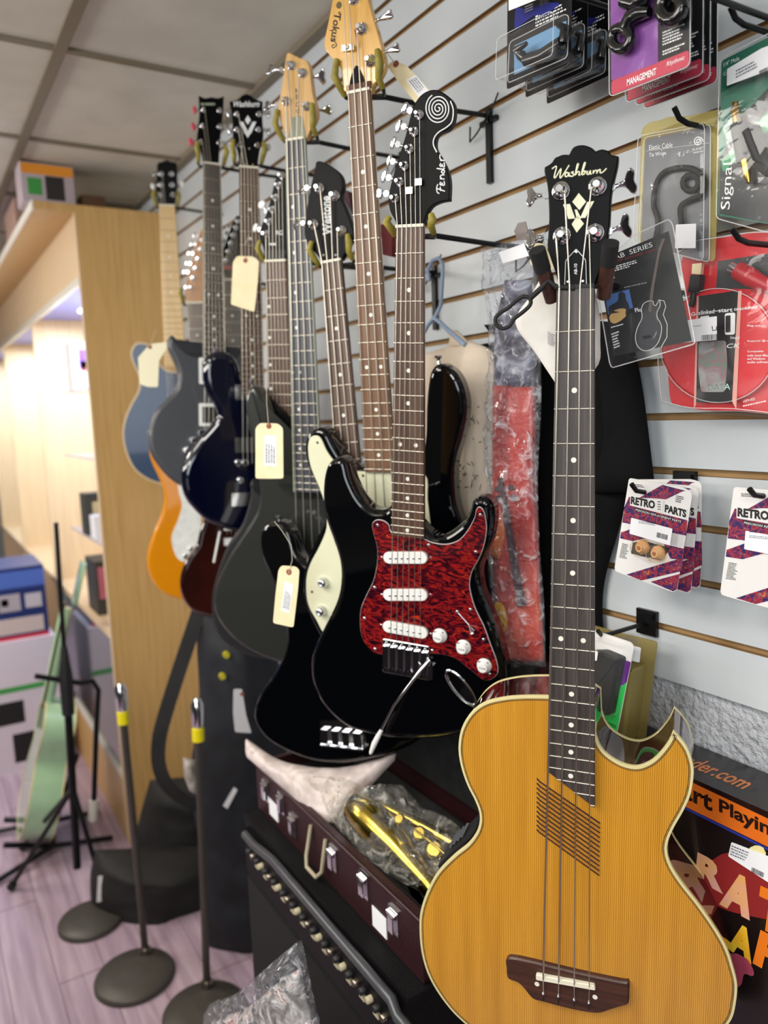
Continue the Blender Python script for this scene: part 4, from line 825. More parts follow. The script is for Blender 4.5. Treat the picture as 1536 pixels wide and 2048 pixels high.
# capo packs
CB = mat('black glossy card', '#0a0b10', .3, 0, .3); CBL = mat('pale blue card', '#6f9dc4', .4); DB = mat('deep blue print', '#232a86', .4)
capo_lab = ['front capo pack with white price sticker, top left of the packs', 'middle capo pack, behind the stickered one', 'rear capo pack, nearest the wall and the purple packs']
for i, (off, q) in enumerate(((.145, [(150, -110), (145, 478), (488, 325), (492, -240)]), (.10, [(240, -110), (245, 522), (572, 372), (580, -240)]), (.055, [(350, -110), (358, 556), (688, 405), (697, -240)]))):
    F = Fr(*A(*q[1]), off=off, az=90); T = F.thing('capo_pack', capo_lab[i], 'blister pack', 'guitar capo blister packs')
    sheet(F, 'card', q, 0, CB, T, .0008, .004)
    bl, br = Vector(q[1]), Vector(q[2]); dx = (br-bl); up = Vector((0, -1))
    def at(u, v): p = bl+dx*u+up*v; return (p.x, p.y)
    sheet(F, 'blue_panel', [at(.12, 60), at(.93, 60), at(.93, 225), at(.12, 215)], .001, CBL, T, .0004, .002)
    sheet(F, 'guitar_print', [at(.12, 300), at(.45, 330), at(.60, 300), at(.85, 330), at(.62, 370), at(.30, 380), at(.14, 420)], .001, DB, T, .0004, .006)
    fine('fine_print', F.L(*A(*at(.45, 262))), F.L(*A(*at(.97, 262))), F.L(*A(*at(.45, 345))), 5, .0012, WHITEINK, T, i+2)
    # the capo: padded bar and curved arm
    p0, p1, p2 = F.L3(*A(*at(.30, 110)), .012), F.L3(*A(*at(.55, 100)), .014), F.L3(*A(*at(.86, 120)), .012)
    cp = MB().tube([p0, p1, p2], .0085, 12).tube([p2, F.L3(*A(*at(.90, 190)), .012), F.L3(*A(*at(.80, 222)), .012)], [.006, .006, .004], 10)
    cp.tube([p0, F.L3(*A(*at(.22, 150)), .016), F.L3(*A(*at(.14, 190)), .020), F.L3(*A(*at(.30, 200)), .020)], [.006, .007, .006, .003], 10)
    cp.build('capo', mat('smoked black capo', '#1c1f22', .25, 0, .5), T)
    b = F.LL([A(*p) for p in (at(.02, 30), at(.95, 25), at(.97, 245), at(.90, 262), at(.05, 245))])
    MB().prism(rring(b, .006), [(0, .001), (.001, .022), (.004, .026)]).build('blister', CLEAR, T); rim(b, .006, .0015, T); rim([(x_*.97+.03*b[0][0], y_) for x_, y_ in b], .006, .024, T, .0005)
    if i == 0:
        s = [(236, -20), (236, 84), (398, 22), (398, -80)]
        sheet(F, 'price_sticker', s, .0275, PAPER, T, .0003, .001)
        fine('sticker_print', F.L(*A(240, 70), .028), F.L(*A(290, 50), .028), F.L(*A(240, 30), .028), 3, .0282, GREYINK, T, 9)
        barcode(F.L(*A(318, 36), .028), F.L(*A(368, 18), .028), F.L(*A(318, 0), .028), .0282, T, 5)
# cable management packs
PURP = ramped('purple swirl card', [(.35, '#7d3f92'), (.55, '#8a4f9f'), (.62, '#a070b2'), (.68, '#85489a')], scale=(1, .7, 1), nscale=14, detail=2, dist=3, rough=.35)
REDB = mat('crimson band', '#c0354e', .4)
ml = ['front purple and black cable management pack with two black clips', 'second cable management pack, just behind the front one', 'third cable management pack, only its edge and red foot showing', 'rear cable management pack nearest the wall']
for i, (off, bl, br) in enumerate(((.17, (700, 513), (1122, 352)), (.13, (786, 546), (1190, 395)), (.105, (838, 562), (1228, 422)), (.08, (880, 580), (1266, 436)))):
    F = Fr(*A(*bl), off=off, az=90); T = F.thing('cable_clip_pack', ml[i], 'blister pack', 'cable management packs')
    B_, D_ = Vector(bl), Vector(br)-Vector(bl)
    def at(u, v): p = B_+D_*u+Vector((0, -v)); return (p.x, p.y)
    sheet(F, 'card', [at(0, 0), at(1, 0), at(1.01, 560), at(-.01, 640)], 0, CB, T, .0008, .006)
    sheet(F, 'red_band', [at(.01, 3), at(.99, 3), at(.99, 86), at(.01, 78)], .0009, REDB, T, .0004, .004)
    sheet(F, 'purple_panel', [at(.01, 79), at(.60, 82), at(.60, 500), at(.0, 560)], .0009, PURP, T, .0004, .0001)
    text('lettering', 'MANAGEMENT', F.L(*A(*at(.21, 20))), F.L(*A(*at(.58, 20))), F.L(*A(*at(.21, 56))), .0014, WHITEINK, T, .0002, offset=.02)
    text('small_logo', 'Planet Waves' if 0 else 'Rhythmic', F.L(*A(*at(.71, 36))), F.L(*A(*at(.94, 36))), F.L(*A(*at(.71, 66))), .0014, WHITEINK, T, .0002, shear=.3)
    fine('fine_print', F.L(*A(*at(.66, 160))), F.L(*A(*at(.97, 160))), F.L(*A(*at(.66, 240))), 5, .0014, WHITEINK, T, i+7)
    fine('fine_print', F.L(*A(*at(.66, 108))), F.L(*A(*at(.97, 108))), F.L(*A(*at(.66, 138))), 2, .0014, WHITEINK, T, i+3)
    if i == 0:
        q = lambda *pp: [F.L3(*A(*p), .012) for p in pp]
        ring = q(*[(752+50*math.cos(t*math.pi/7), 205-58*math.sin(t*math.pi/7)) for t in range(14)])
        MB().tube(ring, .0062, 10, closed=True).tube(q((775, 150), (800, 95), (850, 70), (905, 62)), [.008, .0085, .008, .005], 10).build('cable_clip', mat('glossy black clip', '#101113', .18, 0, .6), T)
        ring = q(*[(1020+58*math.cos(t*math.pi/7), 35-70*math.sin(t*math.pi/7)) for t in range(14)])
        MB().tube(ring, .0075, 10, closed=True).tube(q((1000, 90), (970, 135)), [.007, .003], 8).tube(q((770, 0), (830, 20), (880, -10), (900, -60)), .009, 10).build('cable_clip', mat('glossy black clip', '#101113', .18, 0, .6), T)
    sl = F.LL([A(*p) for p in (at(-.01, -4), at(1.01, -4), at(1.02, 560), at(-.02, 640))])
    MB().prism(rring(sl, .007), [(0, -.001), (0, .003), (.002, .004)]).build('sleeve', CLEARSOFT, T); rim(sl, .007, .002, T, .0006)
# elastic cable tie wraps pack
F = Fr(*A(880, 720), off=.06, az=88); T = F.thing('tie_wrap_pack', 'grey elastic cable tie wraps pack with yellowed plastic edge', 'blister pack')
sheet(F, 'backing', [(858, 690), (900, 650), (960, 640), (1000, 622), (1110, 618), (1275, 580), (1282, 620), (1250, 1400), (838, 1300)], -.002, plastic('yellowed clear plastic', '#d8c978', .35, .6, 10, .1, .4, .004), T, .001, .008)
sheet(F, 'card', [(885, 745), (1228, 672), (1218, 1400), (860, 1300)], 0, ramped('slate grey card', [(.3, '#56595e'), (.7, '#74777c')], nscale=8, rough=.35), T, .0008, .004)
text('lettering', 'Elastic Cable', F.L(*A(905, 801)), F.L(*A(1030, 785)), F.L(*A(905, 775)), .001, WHITEINK, T, .0002)
text('lettering', 'Tie Wraps', F.L(*A(905, 845)), F.L(*A(996, 832)), F.L(*A(905, 818)), .001, WHITEINK, T, .0002)
MB().tube([F.L3(*A(886, 806), .0013), F.L3(*A(1222, 762), .0013)], .0003, 4).build('rule', WHITEINK, T)
sp = [F.L(*A(1168+(4+t*.28)*math.cos(t*.16), 756+(4+t*.28)*math.sin(t*.16))) for t in range(80)]
strokes('spiral_logo', [sp], .0008, .0012, WHITEINK, T)
text('lettering', 'PLANET', F.L(*A(1137, 806)), F.L(*A(1196, 794)), F.L(*A(1137, 794)), .001, WHITEINK, T, .0002)
text('lettering', 'WAVES', F.L(*A(1140, 822)), F.L(*A(1194, 811)), F.L(*A(1140, 811)), .001, WHITEINK, T, .0002)
text('lettering', 'nt', F.L(*A(946, 1020)), F.L(*A(940, 975)), F.L(*A(915, 1024)), .001, WHITEINK, T, .0002)
pth = [F.L3(*A(*p), .006) for p in ((935, 1290), (950, 1180), (925, 1080), (950, 960), (1010, 905), (1130, 900), (1195, 960), (1180, 1040), (1110, 1070), (1070, 1110), (1075, 1210), (1065, 1330))]
MB().tube([a_+(.006,) for a_ in smooth([p[:2] for p in pth], 5, False)], .0035, 8).build('tie_wrap', RUBBER, T)
MB().tube([F.L3(*A(1125+42*math.cos(t*math.pi/6), 975+42*math.sin(t*math.pi/6)), .006) for t in range(12)], .004, 8, closed=True).build('tie_wrap', RUBBER, T)
o = F.LL([A(*p) for p in ((880, 735), (1235, 665), (1228, 1400), (852, 1300))])
MB().prism(rring(o, .006), [(0, .001), (.001, .014), (.004, .016)]).build('blister', CLEAR, T); rim(o, .006, .002, T); rim(o, .008, .014, T, .0005)
sheet(F, 'price_sticker', [(1090, 1205), (1198, 1200), (1195, 1330), (1085, 1330)], .017, PAPER, T, .0003, .001)
fine('barcode', F.L(*A(1158, 1340), .017), F.L(*A(1158, 1215), .017), F.L(*A(1185, 1340), .017), 12, .0175, INK, T, 3)
# green signal pack
F = Fr(*A(1290, 320), off=.07, az=86); T = F.thing('adapter_pack', 'green quarter inch male coupler pack with a gold jack adapter', 'blister pack')
GRC = ramped('teal green card', [(.3, '#1c5a46'), (.7, '#2c7a60')], nscale=4, rough=.35)
sheet(F, 'card', [(1290, 325), (1640, 150), (1640, 1190), (1536, 1195), (1272, 1150)], 0, GRC, T, .0008, .004)
sheet(F, 'dark_panel', [(1285, 840), (1400, 620), (1540, 470), (1640, 430), (1640, 1185), (1536, 1190), (1278, 1140)], .0009, mat('dark grey card', '#2a2d30', .35), T, .0004, .002)
sheet(F, 'green_stripe', [(1290, 860), (1420, 720), (1536, 600), (1640, 560), (1640, 640), (1536, 700), (1400, 830), (1300, 920)], .0014, mat('bright green stripe', '#2f9a62', .35), T, .0003, .002)
text('lettering', '1/4" Male', F.L(*A(1302, 358)), F.L(*A(1386, 322)), F.L(*A(1302, 335)), .001, WHITEINK, T, .0002)
text('lettering', 'Coupler', F.L(*A(1302, 412)), F.L(*A(1376, 382)), F.L(*A(1302, 388)), .001, WHITEINK, T, .0002)
text('lettering', 'Signal', F.L(*A(1352, 1118)), F.L(*A(1366, 868)), F.L(*A(1288, 1118)), .0018, WHITEINK, T, .0002)
sheet(F, 'price_sticker', [(1360, 385), (1540, 278), (1640, 240), (1640, 370), (1540, 408), (1358, 474)], .016, PAPER, T, .0003, .001)
barcode(F.L(*A(1490, 412), .016), F.L(*A(1536, 392), .016), F.L(*A(1490, 378), .016), .0166, T, 8)
fine('sticker_print', F.L(*A(1366, 420), .016), F.L(*A(1480, 362), .016), F.L(*A(1366, 370), .016), 3, .0166, GREYINK, T, 11)
q = lambda x, y, z=.010: F.L3(*A(x, y), z)
GOLD = mat('gold plated plug', '#caa04a', .22, 1)
MB().tube([q(1360, 545), q(1364, 600), q(1378, 665)], [.0035, .0050, .0052], 14).tube([q(1412, 845), q(1424, 930), q(1434, 975)], [.0052, .0048, .0020], 14).build('plug', GOLD, T)
MB().tube([q(1376, 660), q(1412, 850)], [.0085, .0090], 16).build('barrel', SATIN, T)
MB().tube([q(1440, 700), q(1500, 850), q(1560, 900)], [.011, .011, .010], 14).build('cable_end', SATIN, T)
o = F.LL([A(*p) for p in ((1283, 540), (1640, 330), (1640, 1000), (1440, 985), (1392, 960))])
MB().prism(rring(o, .006), [(0, .001), (.001, .018), (.004, .020)]).build('blister', CLEAR, T)
sl = F.LL([A(*p) for p in ((1280, 315), (1640, 130), (1640, 1230), (1536, 1240), (1262, 1165))])
MB().prism(rring(sl, .006), [(0, -.002), (0, .002), (.001, .003)]).build('sleeve', CLEARSOFT, T); rim(sl, .006, .001, T)
# red data cable pack
D = lambda x, y: (1330+.1904*x, 460+.1904*y)
F = Fr(1400, 640, off=.045, az=86); T = F.thing('data_cable_pack', 'big red rounded clamshell pack with black centre strip and handwritten sticker', 'blister pack')
RED = mat('bright red card', '#d8222e', .3, 0, .4)
out = smooth(F.LL([D(*p) for p in ((180, 330), (300, 200), (450, 110), (620, 80), (1082, 15), (1500, 60), (1700, 260), (1760, 900), (1900, 1200), (1960, 1600), (1850, 1860), (1500, 1960), (850, 1900), (400, 1890), (130, 1830), (70, 1790), (45, 1560), (35, 1330), (110, 1180), (240, 900), (240, 700))]), 3)
MB().prism(out, [(0, 0), (0, .002)]).build('card', RED, T)
def dp(name, pts, z, m, r=.001, t=.0004): return flat(name, F.LL([D(*p) for p in pts]), z, m, T, t, r)
dp('centre_strip', [(415, 700), (830, 640), (800, 1810), (380, 1810)], .0122, mat('black centre strip', '#16181a', .3, 0, .4))
dp('black_window', [(570, 330), (1082, 250), (1300, 330), (1200, 620), (700, 620), (545, 640)], .0022, mat('dark grey window', '#34373a', .35))
dp('edge_strip', [(395, 700), (415, 700), (385, 1830), (362, 1880)], .0124, mat('pale pink strip', '#e8a79a', .35), .0002)
dp('edge_strip', [(830, 645), (866, 645), (808, 1880), (765, 1800)], .0124, mat('pale pink strip', '#e8a79a', .35), .0002)
disc = F.LL([D(620+610*math.cos(t*math.pi/24), 1220+ (600 if math.sin(t*math.pi/24) < 0 else 590)*math.sin(t*math.pi/24)) for t in range(48)])
MB().prism(disc, [(0, .002), (.0005, .010), (.003, .0118)]).build('round_panel', RED, T)
sm = lambda a, b, c, d, z, body, **k: text('lettering', body, F.L(*D(a, b), z), F.L(*D(c, d), z), F.L(*D(a, b-k.pop('h', 40)), z), z, k.pop('m', WHITEINK), T, .0002, **k)
sm(275, 905, 375, 890, .0126, 'Get', h=38, offset=.02); sm(380, 890, 520, 874, .0128, 'linked', h=44, offset=.02); sm(520, 868, 710, 858, .0128, '–start', h=36, offset=.02); sm(725, 858, 975, 835, .0128, 'tracking!', h=44, shear=.25, offset=.02)
sm(690, 1155, 790, 1150, .0128, 'logy', h=40); sm(415, 1255, 560, 1250, .0128, 'TRA', h=44, shear=.2); sm(650, 1240, 790, 1235, .0128, 'CK', h=44, shear=.2)
sm(455, 1685, 685, 1675, .0130, 'DATA', h=62, m=mat('pale mint print', '#c9efe2', .4)); sm(425, 1405, 485, 1400, .0128, 'IN', h=34)
sm(820, 1815, 945, 1785, .0126, 'USM-422', h=26)
for k, (y, s) in enumerate(((1020, 'Plug and'), (1180, 'Supports up to'), (1290, 'Compatible'), (1330, 'with most Mac'), (1365, 'and Windows'), (1400, 'audio software'))):
    sm(865, y, 865+len(s)*17, y-2, .0126, s, h=24, offset=.01)
fine('fine_print', F.L(*D(820, 1860), .0126), F.L(*D(1090, 1800), .0126), F.L(*D(820, 1835), .0126), 1, .0128, WHITEINK, T, 3)
dp('white_bracket', [(690, 880), (800, 870), (795, 1100), (690, 1105)], .0126, WHITEINK, .003)
dp('bracket_hole', [(700, 905), (752, 900), (750, 1075), (700, 1080)], .0132, mat('black centre strip', '#16181a', .3), .001)
dp('white_bracket', [(430, 915), (525, 900), (525, 960), (430, 975)], .0126, WHITEINK, .002)
dp('holographic_label', [(415, 1180), (700, 1160), (715, 1400), (690, 1700), (440, 1700), (410, 1450)], .0128, ramped('shiny pearly label', [(.3, '#9aa3a2'), (.45, '#c7cecb'), (.55, '#b7959c'), (.65, '#86b09c'), (.75, '#d8dcda')], nscale=22, dist=1, rough=.15, coat=1, metal=.4), .004)
dp('price_sticker', [(245, 975), (690, 915), (690, 1160), (320, 1190)], .030, PAPER, .001)
MB().tube([F.L3(*D(495, 1010), .0307), F.L3(*D(500, 1058), .0307), F.L3(*D(535, 1050), .0307)], .0005, 5).tube([F.L3(*D(555+16*math.cos(t), 1032+22*math.sin(t)), .0307) for t in [i*.7 for i in range(9)]], .0005, 5).tube([F.L3(*D(622, 992), .0307), F.L3(*D(592, 1005), .0307), F.L3(*D(600, 1038), .0307), F.L3(*D(628, 1032), .0307)], .0005, 5).tube([F.L3(*D(595, 1020), .0307), F.L3(*D(618, 1016), .0307)], .0005, 5).build('handwriting', INK, T)
barcode(F.L(*D(388, 1162), .030), F.L(*D(552, 1150), .030), F.L(*D(388, 1105), .030), .0306, T, 4)
fine('sticker_print', F.L(*D(280, 1020), .030), F.L(*D(440, 1003), .030), F.L(*D(280, 1005), .030), 1, .0306, mat('green grey print', '#7a9a84', .6), T, 2)
q = lambda x, y, z=.014: F.L3(*D(x, y), z)
MB().prism(rring(F.LL([D(305, 360), D(405, 348), D(392, 470), D(298, 462)], .01), .0005), [(0, .008), (0, .014)]).build('usb_plug', mat('usb shell', '#d9c9a6', .3, .6), T)
MB().prism(rring(F.LL([D(288, 465), D(405, 470), D(385, 660), D(258, 668)], .01), .003), [(0, .006), (.001, .016)]).tube([q(300, 660), q(290, 760), q(270, 800)], .004, 10).build('usb_grip', SATIN, T)
MB().tube([q(690, 390, .016), q(770, 430, .016)], .0062, 14).build('metal_plug', CHROME, T)
MB().tube([q(765, 425, .016), q(900, 500, .016), q(960, 530, .016), q(1120, 610, .016), q(1300, 640, .014)], [.0105, .0110, .0095, .0080, .0070], 16).build('red_connector', mat('red rubber connector', '#b3202c', .4), T)
MB().prism(out, [(-.006, -.004), (-.006, .001), (-.001, .002), (0, .022), (.006, .028)]).build('clamshell', CLEAR, T)
MB().tube([(a[0], a[1], .0) for a in out], .0012, 6, closed=True).build('plastic_rim', RIMP, T); MB().tube([(a[0]*.97, a[1]*.97, .024) for a in out], .0006, 6, closed=True).tube([(a[0]*1.0, a[1]*1.0, .0125) for a in disc], .0006, 6, closed=True).build('plastic_rim', RIMP, T)
# brochure in a clear sleeve hanging beside the acoustic bass
E_ = lambda x, y: (1180+.1465*x, 440+.1465*y)
F = Fr(*E_(750, 900), depth=.935, az=62, lean=0); T = F.thing('brochure_sleeve', 'black acoustic bass brochure in a clear sleeve, tilted beside the headstock', 'brochure')
def ep(name, pts, z, m, r=.001, t=.0003, par=None): return flat(name, F.LL([E_(*p) for p in pts]), z, m, par or T, t, r)
ep('brochure', [(150, 540), (1075, 150), (1390, 1650), (330, 1860), (130, 740)], 0, mat('black brochure', '#101113', .35, 0, .4), .0005)
et = lambda body, a, b, c, d, h, m=WHITEINK, **k: text('lettering', body, F.L(*E_(a, b)), F.L(*E_(c, d)), F.L(*E_(a-h*.25, b-h)), .0006, m, T, .0002, **k)
et('AB  SERIES', 345, 545, 858, 365, 62); et('original acoustic bass', 230, 630, 900, 430, 46, mat('dark red print', '#8c2222', .5), shear=.3)
fine('fine_print', F.L(*E_(250, 730)), F.L(*E_(670, 610)), F.L(*E_(240, 650)), 3, .0006, WHITEINK, T, 4)
fine('fine_print', F.L(*E_(160, 830)), F.L(*E_(410, 790)), F.L(*E_(150, 790)), 1, .0006, WHITEINK, T, 6)
fine('fine_print', F.L(*E_(330, 1760)), F.L(*E_(440, 1720)), F.L(*E_(290, 1540)), 6, .0006, WHITEINK, T, 8)
fine('fine_print', F.L(*E_(290, 1480)), F.L(*E_(470, 1430)), F.L(*E_(285, 1450)), 1, .0006, WHITEINK, T, 8)
fine('fine_print', F.L(*E_(470, 935)), F.L(*E_(850, 850)), F.L(*E_(465, 905)), 1, .0006, mat('grey print light', '#8f9296', .5), T, 12, .9)
ep('photo_panel', [(205, 1035), (535, 945), (590, 1200), (250, 1290)], .0004, mat('sky blue print', '#4a72b4', .4), .0003)
ep('player_print', [(390, 1000), (440, 975), (485, 1010), (490, 1090), (530, 1150), (545, 1230), (480, 1310), (260, 1300), (250, 1180), (390, 1110)], .0008, mat('dark navy figure', '#10131e', .5), .004)
ep('guitar_print', [(315, 1240), (430, 1205), (500, 1215), (485, 1270), (500, 1310), (420, 1380), (340, 1420), (285, 1400), (262, 1330), (290, 1280), (420, 1260)], .0012, mat('tan print', '#d3aa68', .4), .003)
et('Flo', 622, 1262, 712, 1250, 55, offset=.02)
bo = smooth([E_(*p) for p in ((790, 1110), (730, 1150), (705, 1220), (712, 1340), (650, 1470), (622, 1600), (650, 1720), (740, 1785), (860, 1755), (945, 1650), (980, 1500), (965, 1410), (920, 1330), (920, 1250), (960, 1170), (950, 1090), (925, 1130), (900, 1170), (865, 1150), (862, 1110))], 3)
flat('bass_print', F.LL(bo), .0006, mat('grey gradient print', '#3a3c42', .25, 0, .6), T, .0003)
MB().tube([p+(.001,) for p in F.LL(bo)], .0005, 4, closed=True).tube([F.L3(*E_(*p), .001) for p in ((950, 1095), (1010, 1105), (1035, 1180), (1000, 1290), (1055, 1430), (1050, 1600), (970, 1740))], .0005, 4).build('bass_outline_print', WHITEINK, T)
ep('neck_print', [(795, 1240), (830, 960), (935, 400), (985, 260), (1030, 250), (960, 450), (880, 900), (840, 1270)], .0010, mat('brown grey print', '#6d5f5a', .4), .0005)
ep('bridge_print', [(712, 1590), (830, 1565), (850, 1600), (740, 1630)], .0010, INK, .001)
sl = F.LL([E_(*p) for p in ((60, 690), (620, 200), (1080, -10), (1130, 60), (1440, 1690), (300, 2020), (270, 1950))])
MB().prism(rring(sl, .004), [(0, -.0012), (0, .0016)]).build('sleeve', CLEARSOFT, T)
rim(sl, .004, .0012, T, .0008)
# retro parts cards
Rr = lambda x, y: (1210+.1318*x, 930+.1318*y)
KNOB = ramped('cream amber knob', [(.3, '#d39a5e'), (.7, '#e8bd84')], nscale=40, rough=.25, coat=.5)
def retro(F, T, full=True):
    def P(name, pts, z, m, r=.0005, t=.0003): return flat(name, F.LL([Rr(*p) for p in pts]), z, m, T, t, r)
    P('card', [(370, 195), (1180, 335), (1310, 400), (1325, 470), (1095, 1900), (1040, 1930), (290, 1660), (165, 1610), (150, 1560)], 0, mat('white card', '#e6e4e2', .3, 0, .3), .004, .0008)
    P('pattern', [(372, 480), (395, 490), (1255, 840), (1240, 1070), (270, 870), (300, 640)], .0009, RETRO)
    P('pattern', [(520, 500), (880, 300), (1230, 390), (1180, 400), (930, 520), (700, 500)], .0009, RETRO)
    P('pattern', [(250, 1020), (620, 900), (780, 1070), (430, 1155), (235, 1110)], .0009, RETRO)
    P('pattern', [(900, 1200), (1210, 1270), (1165, 1610), (560, 1750), (330, 1660), (1100, 1430), (1000, 1420)], .0009, RETRO)
    P('pattern', [(700, 1770), (1140, 1650), (1095, 1885), (1040, 1915)], .0009, RETRO)
    if full: P('black_patch', [(430, 1170), (600, 1150), (1000, 1260), (900, 1400), (640, 1400), (405, 1340)], .0011, INK)
    t_ = lambda body, a, b, c, d, h, **k: text('lettering', body, F.L(*Rr(a, b)), F.L(*Rr(c, d)), F.L(*Rr(a+8, b-h)), .0016, k.pop('m', INK), T, .0002, **k)
    P('title_plate', [(395, 470), (1265, 665), (1235, 830), (388, 610)], .0012, mat('white card', '#e6e4e2', .3, 0, .3), .0005)
    P('subtitle_plate', [(460, 640), (1185, 850), (1180, 885), (455, 690)], .0012, INK)
    t_('RETRO', 400, 590, 765, 668, 120, offset=.05); t_('PARTS', 915, 712, 1240, 800, 118, offset=.05)
    t_('PRECISION REPLACEMENT PARTS', 470, 688, 1160, 874, 26, m=WHITEINK)
    P('pickup_emblem', [(805, 520), (905, 545), (880, 720), (775, 690)], .0018, mat('white card', '#e6e4e2', .3)); 
    for k in range(4): P('emblem_bar', [(815, 545+k*38), (862, 556+k*38), (860, 566+k*38), (812, 556+k*38)], .0022, INK, .0001, .0002)
    fine('date_stamp', F.L(*Rr(455, 330)), F.L(*Rr(640, 350)), F.L(*Rr(455, 280)), 2, .0012, INK, T, 2)
    fine('fine_print', F.L(*Rr(1075, 560)), F.L(*Rr(1200, 585)), F.L(*Rr(1085, 450)), 4, .0012, INK, T, 4)
    fine('barcode', F.L(*Rr(222, 1400)), F.L(*Rr(340, 1430)), F.L(*Rr(270, 1180)), 12, .0012, INK, T, 5)
    P('price_sticker', [(500, 780), (1125, 945), (1085, 1195), (472, 1020)], .0150 if full else .004, PAPER, .0015)
    z = .0156 if full else .0046
    barcode(F.L(*Rr(780, 1095), z), F.L(*Rr(945, 1140), z), F.L(*Rr(790, 1020), z), z, T, 7)
    text('lettering', '$8.00', F.L(*Rr(512, 810), z), F.L(*Rr(610, 830), z), F.L(*Rr(514, 784), z), z, INK, T, .0001)
    fine('sticker_print', F.L(*Rr(510, 880), z), F.L(*Rr(800, 930), z), F.L(*Rr(515, 840), z), 2, z, GREYINK, T, 9)
    if full:
        for x, y in ((565, 1250), (800, 1335)):
            p = F.L(*Rr(x, y), .004); g = []
            kb = MB().lathe((p[0], p[1], .0015), [(.0098, 0), (.0098, .003), (.0090, .0048), (.0058, .0062), (.0055, .0105), (.0046, .0115), (.0040, .0108)], 28)
            kk = kb.build('amber_knob', KNOB, T)
            MB().lathe((p[0], p[1], .0124), [(.0030, 0), (.0026, .0006)], 16).build('knob_insert', mat('copper insert', '#c07a52', .3, .4), kk)
            fine('number_marks', (p[0]-.007, p[1]-.0085), (p[0]+.007, p[1]-.0085), (p[0]-.007, p[1]-.0065), 1, .0068, INK, kk, 3)
            MB().lathe((p[0], p[1], .0012), [(.0125, 0), (.012, .013), (.009, .0140)], 28).build('bubble', plastic('knob bubble plastic', '#fff2e0', .06, .2, 10, .05, .2, .002), T)
for lab, off, dx, rot in (('rear knob card, nearest the wall on the middle hook', .045, 1, 9), ('second knob card, swung right behind the front one', .065, 2, 5), ('front knob card with two amber knobs and a white price sticker', .085, 0, 0)):
    F = Fr(1310, 985, off=off, az=84)
    if dx: 
        F2 = Fr(1310+({1: 18, 2: 12}[dx]), 985+({1: -6, 2: 2}[dx]), off=off, az=84); c_, s_ = math.cos(R_(rot)), math.sin(R_(rot))
        LOC = F; 
        M2 = F2.M @ Matrix.Rotation(R_(rot), 4, 'Z'); T = thing('knob_card', lab, 'blister pack', M2, 'guitar knob cards')
        retro(LOC, T, False)
    else:
        T = F.thing('knob_card', lab, 'blister pack', 'guitar knob cards'); retro(F, T, True)
F = Fr(1310, 985, off=.085, az=84); F2 = Fr(1536, 1003, off=.085, az=84)
T = thing('knob_card', 'knob card cut off by the right picture edge', 'blister pack', F2.M @ Matrix.Rotation(R_(4), 4, 'Z'), 'guitar knob cards'); retro(F, T, False)
# green photo pack and the empty clamshell behind it
Ph = lambda x, y: (1180+.254*x, 1240+.254*y)
F = Fr(*Ph(200, 300), off=.10, az=84); T = F.thing('photo_battery_pack', 'white, purple and green photo pack holding a black gadget, above the cutaway', 'blister pack')
def pp(name, pts, z, m, r=.001, t=.0004): return flat(name, F.LL([Ph(*p) for p in pts]), z, m, T, t, r)
pp('card', [(-130, 40), (25, 75), (330, 175), (350, 210), (215, 900), (180, 1000), (-100, 1000)], 0, mat('white card', '#e6e4e2', .3, 0, .3), .004, .0008)
pp('purple_area', [(180, 280), (325, 330), (290, 500), (120, 560)], .001, mat('purple card', '#6d2290', .35))
pp('green_area', [(-100, 800), (120, 700), (200, 560), (292, 490), (212, 895), (170, 990), (-100, 990)], .0012, mat('neon green card', '#2fd65e', .35))
text('lettering', 'PHOTO', F.L(*Ph(112, 808)), F.L(*Ph(205, 852)), F.L(*Ph(120, 785)), .0018, INK, T, .0002, offset=.02)
text('lettering', 'LITHIUM', F.L(*Ph(130, 860)), F.L(*Ph(196, 895)), F.L(*Ph(137, 840)), .0018, INK, T, .0002)
MB().prism(rring(F.LL([Ph(-60, 250), Ph(110, 240), Ph(255, 300), Ph(170, 750), Ph(-90, 720)], .01), .004), [(0, .001), (.001, .014), (.004, .017)]).build('gadget', SATIN, T)
pp('price_sticker', [(50, 200), (130, 225), (120, 300), (55, 275)], .019, PAPER, .002)
fine('sticker_print', F.L(*Ph(60, 262), .02), F.L(*Ph(122, 282), .02), F.L(*Ph(62, 225), .02), 3, .0198, INK, T, 3)
MB().prism(rring(F.LL([Ph(-80, 160), Ph(60, 140), Ph(300, 220), Ph(200, 780), Ph(60, 730), Ph(-110, 760)], .01), .006), [(0, .001), (.001, .021), (.004, .024)]).build('blister', CLEAR, T)
F = Fr(*Ph(400, 400), off=.04, az=84); T = F.thing('clamshell_pack', 'yellowed see-through clamshell pack with white sticker behind the photo pack', 'blister pack')
YC = plastic('olive tinted clear plastic', '#a8985a', .55, .8, 10, .12, .3, .003)
pp('shell', [(0, 30), (240, 100), (535, 170), (440, 945), (200, 1020), (0, 1000)], 0, YC, .006, .002)
MB().prism(rring(F.LL([Ph(60, 260), Ph(330, 300), Ph(460, 340), Ph(380, 930), Ph(60, 930)]), .006), [(0, .002), (.002, .030), (.006, .034)]).build('bulge', YC, T)
pp('price_sticker', [(245, 105), (520, 175), (508, 290), (240, 225)], .0362, PAPER, .002)
fine('sticker_print', F.L(*Ph(250, 165), .036), F.L(*Ph(430, 205), .036), F.L(*Ph(253, 120), .036), 3, .037, GREYINK, T, 6)

